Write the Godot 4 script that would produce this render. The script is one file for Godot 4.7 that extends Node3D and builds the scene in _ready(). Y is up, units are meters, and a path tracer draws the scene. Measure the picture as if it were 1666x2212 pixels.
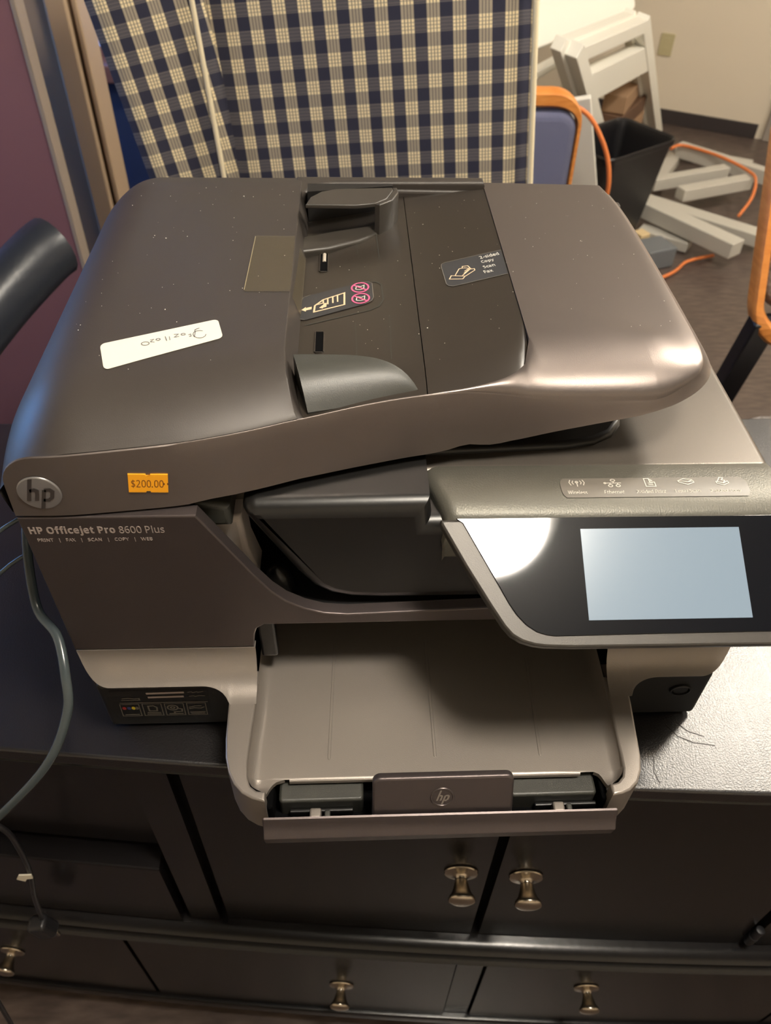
extends Node3D
# A used office printer on a black bow-front cabinet in a cluttered store room. Floor is y = 0; the cabinet top is y = 0.9.

const TOP := 0.9
var org := Vector3.ZERO      # base of the thing being built; its parts are written in room coordinates less this
var M := {}

# ------------------------------------------------------------------ mesh building
class MB:
	var v := PackedVector3Array()
	var uv := PackedVector2Array()
	var lift := Vector3.ZERO
	func tri(a: Vector3, b: Vector3, c: Vector3, ua := Vector2.ZERO, ub := Vector2.ZERO, uc := Vector2.ZERO) -> void:
		v.append(a); v.append(b); v.append(c)
		uv.append(ua); uv.append(ub); uv.append(uc)
	func quad(a: Vector3, b: Vector3, c: Vector3, d: Vector3, ua := Vector2.ZERO, ub := Vector2.ZERO, uc := Vector2.ZERO, ud := Vector2.ZERO) -> void:
		tri(a, b, c, ua, ub, uc)
		tri(a, c, d, ua, uc, ud)
	func grid(rows: Array, wrap := false, uvs: Array = []) -> void:
		for i in rows.size() - 1:
			var r0: PackedVector3Array = rows[i]
			var r1: PackedVector3Array = rows[i + 1]
			var n := r0.size()
			for j in (n if wrap else n - 1):
				var k := (j + 1) % n
				if uvs.is_empty():
					quad(r0[j], r0[k], r1[k], r1[j])
				else:
					quad(r0[j], r0[k], r1[k], r1[j], uvs[i][j], uvs[i][k], uvs[i + 1][k], uvs[i + 1][j])
	func fan(r: PackedVector3Array, turn := false) -> void:
		var c := Vector3.ZERO
		for p in r:
			c += p
		c /= r.size()
		for j in r.size():
			var k := (j + 1) % r.size()
			if turn:
				tri(c, r[k], r[j])
			else:
				tri(c, r[j], r[k])
	func volume() -> float:
		var s := 0.0
		for i in range(0, v.size(), 3):
			s += v[i].dot(v[i + 1].cross(v[i + 2]))
		return s
	func flip() -> void:
		for i in range(0, v.size(), 3):
			var t := v[i + 1]; v[i + 1] = v[i + 2]; v[i + 2] = t
			var u := uv[i + 1]; uv[i + 1] = uv[i + 2]; uv[i + 2] = u
	func face_up(hint: Vector3) -> void:
		var s := Vector3.ZERO
		for i in range(0, v.size(), 3):
			s += (v[i + 2] - v[i]).cross(v[i + 1] - v[i])
		if s.dot(hint) < 0.0:
			flip()
	func add(o: MB) -> void:
		v.append_array(o.v)
		uv.append_array(o.uv)
	func moved(t: Transform3D) -> MB:
		var o := MB.new()
		for p in v:
			o.v.append(t * p)
		o.uv = uv.duplicate()
		return o
	func mesh(less: Vector3, crease := 38.0) -> ArrayMesh:
		var n := v.size()
		var fn := PackedVector3Array()
		var at := {}
		for i in range(0, n, 3):
			fn.append((v[i + 2] - v[i]).cross(v[i + 1] - v[i]))
		for i in n:
			var k := Vector3i((v[i] * 30000.0).round())
			if at.has(k):
				at[k].append(i / 3)
			else:
				at[k] = [i / 3]
		var ns := PackedVector3Array()
		var lim := cos(deg_to_rad(crease))
		for i in n:
			var f: Vector3 = fn[i / 3].normalized()
			var s := Vector3.ZERO
			for q in at[Vector3i((v[i] * 30000.0).round())]:
				if fn[q].normalized().dot(f) >= lim:
					s += fn[q]
			ns.append(s.normalized() if s.length() > 1e-14 else (f if f.length() > 0.5 else Vector3.UP))
		var moved_v := PackedVector3Array()
		for p in v:
			moved_v.append(p - less)
		var a := []
		a.resize(Mesh.ARRAY_MAX)
		a[Mesh.ARRAY_VERTEX] = moved_v
		a[Mesh.ARRAY_NORMAL] = ns
		a[Mesh.ARRAY_TEX_UV] = uv
		var m := ArrayMesh.new()
		m.add_surface_from_arrays(Mesh.PRIMITIVE_TRIANGLES, a)
		return m

func inset(p: PackedVector2Array, d: float) -> PackedVector2Array:
	var o := PackedVector2Array()
	var n := p.size()
	for i in n:
		var e0 := (p[i] - p[(i + n - 1) % n]).normalized()
		var e1 := (p[(i + 1) % n] - p[i]).normalized()
		var n0 := Vector2(-e0.y, e0.x)
		var n1 := Vector2(-e1.y, e1.x)
		var b := n0 + n1
		var l := b.length()
		if l < 0.2:
			b = n0
		else:
			b = b / l / maxf(l / 2.0, 0.45)
		o.append(p[i] + b * d)
	return o

# extrude an outline (local x, y) from z0 to z1 with rounded edges on the front (z1) and the back (z0)
func prism(out: PackedVector2Array, z0: float, z1: float, front := 0.001, back := 0.0, t := Transform3D(), seg := 3) -> MB:
	var p := out.duplicate()
	if not Geometry2D.is_polygon_clockwise(p):
		pass
	else:
		p.reverse()
	# Godot calls a polygon clockwise in y-down space; work out the true turn from its area
	var area := 0.0
	for i in p.size():
		var q := p[(i + 1) % p.size()]
		area += p[i].x * q.y - q.x * p[i].y
	if area < 0.0:
		p.reverse()
	var rows := []
	var levels := []
	if back > 0.0:
		for k in seg + 1:
			var a := PI / 2.0 * k / seg
			levels.append([z0 + back * (1.0 - sin(a)), back * (1.0 - cos(a))])
		levels.reverse()
		var lv := []
		for k in seg + 1:
			var a := PI / 2.0 * k / seg
			lv.append([z0 + back * (1.0 - cos(a)), back * (1.0 - sin(a))])
		levels = lv
	else:
		levels.append([z0, 0.0])
	if front > 0.0:
		for k in seg + 1:
			var a := PI / 2.0 * k / seg
			levels.append([z1 - front * (1.0 - sin(a)), front * (1.0 - cos(a))])
	else:
		levels.append([z1, 0.0])
	for l in levels:
		var r := PackedVector3Array()
		for q in inset(p, l[1]):
			r.append(t * Vector3(q.x, q.y, l[0]))
		rows.append(r)
	var m := MB.new()
	m.grid(rows, true)
	for side in 2:
		var l: Array = levels[0] if side == 0 else levels[levels.size() - 1]
		var c := inset(p, l[1])
		var idx := Geometry2D.triangulate_polygon(c)
		if idx.is_empty():
			idx = Geometry2D.triangulate_polygon(p)
		for i in range(0, idx.size(), 3):
			var a := Vector3(c[idx[i]].x, c[idx[i]].y, l[0])
			var b := Vector3(c[idx[i + 1]].x, c[idx[i + 1]].y, l[0])
			var d := Vector3(c[idx[i + 2]].x, c[idx[i + 2]].y, l[0])
			var s := (b - a).cross(d - a).z   # > 0: counter-clockwise seen from +z
			if (s > 0.0) == (side == 0):
				m.tri(t * a, t * b, t * d)
			else:
				m.tri(t * a, t * d, t * b)
	if m.volume() > 0.0:
		# walls decide; caps were set for an outward front, so only flip when the whole is inside out
		m.flip()
	return m

func rrect(w: float, h: float, r: float, n := 5) -> PackedVector2Array:
	if r < 1e-6:
		return PackedVector2Array([Vector2(w / 2, h / 2), Vector2(-w / 2, h / 2), Vector2(-w / 2, -h / 2), Vector2(w / 2, -h / 2)])
	var o := PackedVector2Array()
	for c in 4:
		var cx := (w / 2 - r) * (1 if c == 0 or c == 3 else -1)
		var cy := (h / 2 - r) * (1 if c < 2 else -1)
		for k in n + 1:
			var a := PI / 2 * (c + float(k) / n)
			o.append(Vector2(cx + r * cos(a), cy + r * sin(a)))
	return o

func box(c: Vector3, s: Vector3, r := 0.002, turn := Basis()) -> MB:
	var q := minf(r, minf(s.x, minf(s.y, s.z)) * 0.45)
	return prism(rrect(s.x, s.y, q, 3), -s.z / 2, s.z / 2, q, q, Transform3D(turn, c), 3)

func pbox(a: Vector3, b: Vector3, r := 0.002) -> MB:
	return box((a + b) / 2, (b - a).abs(), r)

# a bar between two points, w across (sideways), h along up
func bar(a: Vector3, b: Vector3, w: float, h: float, up := Vector3.UP, r := 0.003) -> MB:
	var z := (b - a).normalized()
	var x := up.cross(z).normalized()
	var y := z.cross(x)
	return box((a + b) / 2, Vector3(w, h, (b - a).length()), r, Basis(x, y, z))

func P2(a: Array) -> PackedVector2Array:
	var o := PackedVector2Array()
	for i in range(0, a.size(), 2):
		o.append(Vector2(a[i], a[i + 1]))
	return o

func plan(a: Array) -> PackedVector2Array:   # x, z pairs to the local x, y of a prism that stands along +Y
	var o := PackedVector2Array()
	for i in range(0, a.size(), 2):
		o.append(Vector2(a[i], -a[i + 1]))
	return o

func up_at(y := 0.0) -> Transform3D:
	return Transform3D(Basis(Vector3(1, 0, 0), Vector3(0, 0, -1), Vector3(0, 1, 0)), Vector3(0, y, 0))

func smooth_path(p: Array, per := 8) -> PackedVector3Array:
	var o := PackedVector3Array()
	for i in p.size() - 1:
		var a: Vector3 = p[maxi(i - 1, 0)]
		var b: Vector3 = p[i]
		var c: Vector3 = p[i + 1]
		var d: Vector3 = p[mini(i + 2, p.size() - 1)]
		for k in per:
			o.append(b.cubic_interpolate(c, a, d, float(k) / per))
	o.append(p[p.size() - 1])
	return o

func tube(p: PackedVector3Array, r: float, n := 10, flat := 1.0) -> MB:
	var m := MB.new()
	var rows := []
	var side := Vector3.ZERO
	for i in p.size():
		var d := (p[mini(i + 1, p.size() - 1)] - p[maxi(i - 1, 0)]).normalized()
		if i == 0:
			side = d.cross(Vector3.UP if absf(d.y) < 0.9 else Vector3.RIGHT).normalized()
		side = (side - d * side.dot(d)).normalized()
		var o := d.cross(side)
		var row := PackedVector3Array()
		for k in n:
			var a := TAU * k / n
			row.append(p[i] + side * cos(a) * r + o * sin(a) * r * flat)
		rows.append(row)
	m.grid(rows, true)
	m.fan(rows[0], true)
	m.fan(rows[rows.size() - 1])
	if m.volume() > 0:
		m.flip()
	return m

func lathe(prof: Array, n := 28, t := Transform3D()) -> MB:   # [radius, height] pairs, about local y
	var m := MB.new()
	var rows := []
	for q in prof:
		var row := PackedVector3Array()
		for k in n:
			var a := TAU * k / n
			row.append(t * Vector3(cos(a) * q[0], q[1], sin(a) * q[0]))
		rows.append(row)
	m.grid(rows, true)
	if m.volume() > 0:
		m.flip()
	return m

# flat print: ribbons of a width along polylines, laid on a surface by `lay` (Vector2 -> Vector3), hint = which way it faces
func strokes(lines: Array, w: float, lay: Callable, hint: Vector3, mul := 1.0) -> MB:
	var m := MB.new()
	for l in lines:
		var p := PackedVector2Array()
		for i in range(0, l.size(), 2):
			p.append(Vector2(l[i], l[i + 1]) * mul)
		var n := p.size()
		var closed := p[0].distance_to(p[n - 1]) < 1e-6 and n > 3
		var le := []
		for i in n:
			var a := p[maxi(i - 1, 0)]
			var c := p[mini(i + 1, n - 1)]
			if closed and i == 0: a = p[n - 2]
			if closed and i == n - 1: c = p[1]
			var d0 := (p[i] - a).normalized()
			var d1 := (c - p[i]).normalized()
			if d0.length() < 0.5: d0 = d1
			if d1.length() < 0.5: d1 = d0
			var b := Vector2(-d0.y, d0.x) + Vector2(-d1.y, d1.x)
			if b.length() < 0.3: b = Vector2(-d0.y, d0.x)
			b = b.normalized() / maxf(b.length() / 2, 0.5)
			le.append(b * w / 2)
		for i in n - 1:
			var q := MB.new()
			q.quad(lay.call(p[i] + le[i]), lay.call(p[i + 1] + le[i + 1]), lay.call(p[i + 1] - le[i + 1]), lay.call(p[i] - le[i]))
			q.face_up(hint)
			m.add(q)
	return m

func patch(out: PackedVector2Array, lay: Callable, hint: Vector3) -> MB:   # a filled print shape
	var m := MB.new()
	var idx := Geometry2D.triangulate_polygon(out)
	for i in range(0, idx.size(), 3):
		var q := MB.new()
		q.tri(lay.call(out[idx[i]]), lay.call(out[idx[i + 1]]), lay.call(out[idx[i + 2]]))
		q.face_up(hint)
		m.add(q)
	return m

func ring2(cx: float, cy: float, rx: float, ry: float, n := 20) -> Array:
	var o := []
	for k in n + 1:
		o.append(cx + rx * cos(TAU * k / n)); o.append(cy + ry * sin(TAU * k / n))
	return o

# ------------------------------------------------------------------ nodes
func put(node: Node3D, called: String, parent: Node) -> void:
	node.name = called
	if parent == self:
		var k := 0
		var nm := called
		while has_node(nm):
			k += 1
			nm = "%s_%03d" % [called, k]
		node.name = nm
	parent.add_child(node, true)

func thing(called: String, label: String, category: String, at := Vector3.ZERO, group := "") -> Node3D:
	var o := Node3D.new()
	put(o, called, self)
	o.position = at
	org = at
	tag(o, label, category, group)
	return o

func tag(o: Node, label: String, category: String, group := "") -> void:
	o.set_meta("label", label)
	o.set_meta("category", category)
	if group != "":
		o.set_meta("group", group)

func part(parent: Node, called: String, m: MB, mat: Material, crease := 38.0, label := "") -> MeshInstance3D:
	var o := MeshInstance3D.new()
	o.mesh = m.mesh(org, crease)
	o.material_override = mat
	put(o, called, parent)
	if label != "":
		o.set_meta("label", label)
	return o

func whole(called: String, m: MB, mat: Material, label: String, category: String, at: Vector3, group := "", crease := 38.0) -> MeshInstance3D:
	org = at
	var o := part(self, called, m, mat, crease)
	o.position = at
	tag(o, label, category, group)
	return o

func struct(called: String, m: MB, mat: Material, parent: Node = self) -> MeshInstance3D:
	if parent == self:
		org = Vector3.ZERO
	var o := part(parent, called, m, mat)
	if parent == self:
		o.set_meta("kind", "structure")
	return o

var fonts := {}
func words(parent: Node, called: String, s: String, w: float, h: float, t: Transform3D, mat: Material, bold := false, deep := 0.0002) -> MeshInstance3D:
	var key := "b" if bold else "r"
	if not fonts.has(key):
		var f := SystemFont.new()
		f.font_names = PackedStringArray(["Droid Sans"])
		f.font_weight = 700 if bold else 400
		fonts[key] = f
	var tm := TextMesh.new()
	tm.font = fonts[key]
	tm.text = s
	tm.font_size = 32
	tm.pixel_size = 0.01
	tm.depth = 0.01
	tm.curve_step = 4.0
	var bb := tm.get_aabb()
	var o := MeshInstance3D.new()
	o.mesh = tm
	o.material_override = mat
	put(o, called, parent)
	var sx := w / maxf(bb.size.x, 1e-4)
	var sy := h / maxf(bb.size.y, 1e-4) if h > 0.0 else sx
	var c := bb.get_center()
	o.transform = Transform3D(t.basis, t.origin - org) * Transform3D(Basis().scaled(Vector3(sx, sy, deep / 0.01)), Vector3(-c.x * sx, -c.y * sy, 0))
	return o

# ------------------------------------------------------------------ materials
func noise_tex(freq: float, size := 256, octaves := 3, seed_ := 1, normal := false, bump := 6.0) -> NoiseTexture2D:
	var f := FastNoiseLite.new()
	f.seed = seed_
	f.frequency = freq
	f.fractal_octaves = octaves
	var t := NoiseTexture2D.new()
	t.width = size
	t.height = size
	t.seamless = true
	t.noise = f
	t.as_normal_map = normal
	t.bump_strength = bump
	return t

func mat(c: Color, rough := 0.5, metal := 0.0, spec := 0.5) -> StandardMaterial3D:
	var m := StandardMaterial3D.new()
	m.albedo_color = c
	m.roughness = rough
	m.metallic = metal
	m.metallic_specular = spec
	m.cull_mode = BaseMaterial3D.CULL_DISABLED
	return m

func C(r: int, g: int, b: int) -> Color:
	return Color(r / 255.0, g / 255.0, b / 255.0)

func bumpy(m: StandardMaterial3D, t: Texture2D, scale_: float, height: float) -> StandardMaterial3D:
	m.heightmap_enabled = true
	m.heightmap_texture = t
	m.heightmap_scale = height
	m.uv1_triplanar = true
	m.uv1_world_triplanar = true
	m.uv1_scale = Vector3.ONE * scale_
	return m

func toned(m: StandardMaterial3D, t: NoiseTexture2D, a: Color, b: Color, scale_: Vector3) -> StandardMaterial3D:
	var g := Gradient.new()
	g.set_color(0, a)
	g.set_color(1, b)
	t.color_ramp = g
	m.albedo_color = Color.WHITE
	m.albedo_texture = t
	m.uv1_triplanar = true
	m.uv1_world_triplanar = true
	m.uv1_scale = scale_
	return m

func plaid_tex() -> ImageTexture:
	var n := 128
	var im := Image.create(n, n, false, Image.FORMAT_RGB8)
	var navy := C(40, 41, 60)
	var cream := C(240, 222, 180)
	var rng := RandomNumberGenerator.new()
	rng.seed = 5
	# in each direction half the repeat is navy yarn, half a cream band of four ribs split by fine dark lines
	var band := PackedFloat32Array()
	for i in n:
		var u := float(i) / n
		var w := 0.0
		if u > 0.26 and u < 0.76:
			w = 1.0
			for k in 3:
				if absf(u - (0.385 + k * 0.125)) < 0.017:
					w = 0.35
		band.append(w)
	for y in n:
		for x in n:
			var wx: float = band[x]
			var wy: float = band[y]
			var t := wx * 0.60 + wy * 0.40
			if wx < 0.5 and wy > 0.5:
				t = 0.30 * wy
				var vy := fmod((float(y) / n - 0.26) / 0.125, 1.0)
				if vy > 0.42 and vy < 0.75:
					t = 0.12
			elif wx > 0.5 and wy < 0.5:
				t = 0.62
			var weave := 0.94 + 0.06 * float((x / 2 + y / 2) % 2) + rng.randf_range(-0.02, 0.02)
			var c := navy.lerp(cream, t) * weave
			im.set_pixel(x, y, c)
	return ImageTexture.create_from_image(im)

func make_materials() -> void:
	var fine := noise_tex(0.12, 256, 2, 3)
	var peb := noise_tex(0.09, 256, 2, 9)
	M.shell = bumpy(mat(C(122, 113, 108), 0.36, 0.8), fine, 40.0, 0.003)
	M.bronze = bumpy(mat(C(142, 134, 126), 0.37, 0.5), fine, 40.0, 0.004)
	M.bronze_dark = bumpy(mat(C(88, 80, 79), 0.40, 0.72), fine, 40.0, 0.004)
	M.cover = bumpy(mat(C(58, 53, 49), 0.45, 0.1, 0.42), fine, 40.0, 0.003)
	M.tray_black = mat(C(46, 41, 36), 0.28)
	M.guide = bumpy(mat(C(55, 55, 50), 0.44), fine, 40.0, 0.005)
	M.feeder_guide = bumpy(mat(C(54, 50, 45), 0.42), fine, 40.0, 0.004)
	M.scan = bumpy(mat(C(98, 92, 85), 0.38, 0.55), fine, 40.0, 0.004)
	M.hood = bumpy(mat(C(92, 90, 82), 0.44, 0.35), peb, 26.0, 0.012)
	M.black = mat(C(24, 23, 23), 0.45)
	M.deep = mat(C(9, 9, 10), 1.0, 0.0, 0.15)
	M.gloss_black = mat(C(22, 21, 20), 0.33)
	M.bezel = bumpy(mat(C(62, 59, 55), 0.42, 0.3), fine, 40.0, 0.004)
	M.tape_edge = mat(C(128, 118, 92), 0.5)
	M.glass = mat(C(10, 12, 18), 0.05)
	M.silver = mat(C(168, 166, 166), 0.32, 0.75)
	M.logo_dark = mat(C(56, 50, 48), 0.5)
	M.print_light = mat(C(158, 145, 138), 0.6)
	M.print_gold = mat(C(214, 186, 150), 0.6)
	M.print_pink = mat(C(222, 92, 132), 0.6)
	M.print_white = mat(C(205, 200, 188), 0.6)
	M.label_dark = mat(C(52, 52, 54), 0.35)
	M.label_clear = mat(C(104, 99, 91), 0.4)
	M.sticker = mat(C(214, 208, 190), 0.7)
	M.ink = mat(C(82, 80, 88), 0.8)
	M.orange = mat(C(246, 168, 24), 0.55)
	M.orange_ink = mat(C(116, 64, 14), 0.6)
	M.tape = mat(C(122, 105, 78), 0.3)
	M.tape.transparency = BaseMaterial3D.TRANSPARENCY_ALPHA
	M.tape.albedo_color = Color(0.40, 0.36, 0.27, 0.34)
	M.white_plastic = mat(C(226, 216, 210), 0.35)
	M.roller = mat(C(170, 160, 145), 0.6)
	M.screen = mat(C(38, 44, 48), 0.2)
	M.screen.emission_enabled = true
	M.screen.emission = C(170, 186, 196)
	M.screen.emission_energy_multiplier = 0.78
	var peel := noise_tex(0.035, 512, 3, 21)
	M.paint = bumpy(mat(C(20, 18, 19), 0.24), peel, 4.0, 0.006)
	M.paint_top = bumpy(mat(C(12, 8, 10), 0.345, 0.0, 0.7), peel, 26.0, 0.012)
	M.paint_dark = mat(C(14, 13, 14), 0.5)
	M.scratch = mat(C(26, 20, 22), 0.5)
	M.nickel = mat(C(196, 184, 166), 0.25, 1.0)
	M.wall = bumpy(mat(C(220, 208, 188), 0.8), noise_tex(0.05, 256, 3, 31), 4.0, 0.02)
	M.ceiling = mat(C(118, 115, 110), 0.9)
	M.navy_wall = mat(C(38, 52, 84), 0.7)
	M.baseboard = mat(C(50, 44, 44), 0.5)
	M.floor = toned(mat(Color.WHITE, 0.34), noise_tex(0.02, 512, 4, 41), C(66, 56, 52), C(104, 90, 82), Vector3(1.2, 1.2, 5.0))
	M.casing = mat(C(176, 152, 124), 0.6)
	M.casing_grey = mat(C(188, 172, 150), 0.6)
	M.casing_dim = mat(C(150, 140, 130), 0.6)
	M.groove = mat(C(92, 66, 48), 0.6)
	M.maroon = mat(C(128, 90, 95), 0.42)
	M.maroon_edge = mat(C(150, 136, 122), 0.5)
	M.sill = mat(C(112, 74, 66), 0.5)
	M.white_frame = mat(C(238, 235, 224), 0.5)
	M.white_board = mat(C(190, 186, 176), 0.55)
	M.switch = mat(C(186, 176, 138), 0.5)
	M.oak = toned(mat(Color.WHITE, 0.38), noise_tex(0.015, 256, 3, 51), C(196, 118, 52), C(226, 150, 76), Vector3(3, 18, 3))
	M.blue_cloth = bumpy(mat(C(96, 98, 122), 0.95), fine, 12.0, 0.05)
	M.grey_cloth = bumpy(toned(mat(Color.WHITE, 0.95), noise_tex(0.06, 256, 3, 61), C(92, 84, 78), C(190, 186, 180), Vector3(7, 7, 7)), fine, 7.0, 0.08)
	M.plaid = mat(Color.WHITE, 0.92)
	M.plaid.albedo_texture = plaid_tex()
	M.piping = mat(C(214, 200, 168), 0.9)
	M.steel_black = mat(C(22, 22, 26), 0.4)
	M.bin = mat(C(22, 21, 24), 0.42)
	M.leather = bumpy(mat(C(36, 40, 48), 0.36), noise_tex(0.04, 256, 3, 71), 5.0, 0.04)
	M.cord_orange = mat(C(226, 128, 68), 0.5)
	M.cord_grey = mat(C(62, 70, 72), 0.2)
	M.cord_black = mat(C(30, 29, 31), 0.35)
	M.paper = mat(C(214, 206, 186), 0.8)
	M.cardboard = mat(C(150, 120, 92), 0.85)
	M.grey_box = mat(C(104, 108, 112), 0.6)
	M.pine = mat(C(222, 196, 150), 0.6)
	M.lamp = mat(C(255, 240, 215), 0.5)
	M.lamp.emission_enabled = true
	M.lamp.emission = C(255, 246, 230)
	M.lamp.emission_energy_multiplier = 3.0
	M.dust = mat(C(235, 228, 215), 0.8)
	M.window_glass = mat(Color(1, 1, 1, 0.06), 0.02)
	M.window_glass.transparency = BaseMaterial3D.TRANSPARENCY_ALPHA
	M.red = mat(C(150, 40, 40), 0.6)
	M.yellow = mat(C(200, 180, 40), 0.6)
	M.blue = mat(C(50, 60, 110), 0.6)

# ------------------------------------------------------------------ main
func _ready() -> void:
	var cam := Camera3D.new()
	cam.name = "camera"
	cam.transform = Transform3D(Basis(Vector3(0.99905, 0.02151, 0.0378), Vector3(0.01168, 0.70444, -0.70967), Vector3(-0.0419, 0.70944, 0.70352)).orthonormalized(), Vector3(0.1995, TOP + 0.5801, 0.3363))
	cam.fov = 65.85
	cam.near = 0.02
	cam.far = 60.0
	var att := CameraAttributesPhysical.new()
	att.frustum_focal_length = 18.53
	att.frustum_near = 0.02
	att.frustum_far = 60.0
	att.exposure_aperture = 8.2
	att.frustum_focus_distance = 0.52
	cam.attributes = att
	add_child(cam)
	cam.fov = 65.85
	cam.current = true

	var sky := ProceduralSkyMaterial.new()
	sky.sky_top_color = C(58, 120, 210)
	sky.sky_horizon_color = C(120, 182, 244)
	sky.ground_bottom_color = C(20, 32, 44)
	sky.ground_horizon_color = C(29, 43, 58)
	sky.sun_angle_max = 1.0
	var env := Environment.new()
	env.background_mode = Environment.BG_SKY
	env.sky = Sky.new()
	env.sky.sky_material = sky
	env.background_energy_multiplier = 15.0
	env.tonemap_mode = Environment.TONE_MAPPER_LINEAR
	env.tonemap_exposure = 1.0
	env.sdfgi_enabled = true
	env.ssao_enabled = true
	env.ssil_enabled = true
	var we := WorldEnvironment.new()
	we.name = "world_environment"
	we.environment = env
	add_child(we)

	make_materials()
	ceiling_lamp(Vector3(0.50, 2.6, 0.27), 0.22, 2.0, "round warm ceiling lamp nearly above the printer")
	ceiling_lamp(Vector3(2.75, 2.6, -1.9), 0.22, 2.0, "round warm ceiling lamp farthest to the right in the room")
	ceiling_lamp(Vector3(1.42, 2.6, -0.95), 0.22, 2.5, "round warm ceiling lamp over the clutter behind the cabinet")
	build_room()
	build_cabinet()
	build_printer()
	build_cords()
	build_seating()
	build_clutter()

func ceiling_lamp(at: Vector3, r: float, energy: float, label: String) -> void:
	var t := thing("ceiling_lamp", label, "ceiling lamp", at)
	var prof := [[0.0, -0.075]]
	for k in 9:
		var a := PI / 2 * k / 8.0
		prof.append([r * sin(a) * 0.96 + 0.0005, -0.012 - 0.063 * cos(a)])
	part(t, "lamp_shade", lathe(prof, 36, Transform3D(Basis(), at)), M.lamp)
	part(t, "lamp_base", lathe([[0.0, -0.02], [r * 0.98, -0.02], [r, -0.015], [r, 0.0], [0.0, 0.0]], 36, Transform3D(Basis(), at)), M.white_frame)
	var l := OmniLight3D.new()
	l.name = "lamp_light"
	l.light_color = C(255, 247, 234)
	l.light_energy = energy
	l.light_size = 0.13
	l.omni_range = 9.0
	l.omni_attenuation = 2.0
	l.shadow_enabled = true
	l.position = Vector3(0, -0.22, 0)
	t.add_child(l)

# ------------------------------------------------------------------ the room
func wall_seg(a: Vector2, b: Vector2, h0: float, h1: float, thick := 0.12) -> MB:   # a wall whose room side runs from a to b, thickness to the left of a->b
	var d := (b - a).normalized()
	var n := Vector2(d.y, -d.x) * thick
	var m := prism(plan([a.x, a.y, b.x, b.y, b.x + n.x, b.y + n.y, a.x + n.x, a.y + n.y]), h0, h1, 0.0, 0.0, up_at())
	return m

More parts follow.
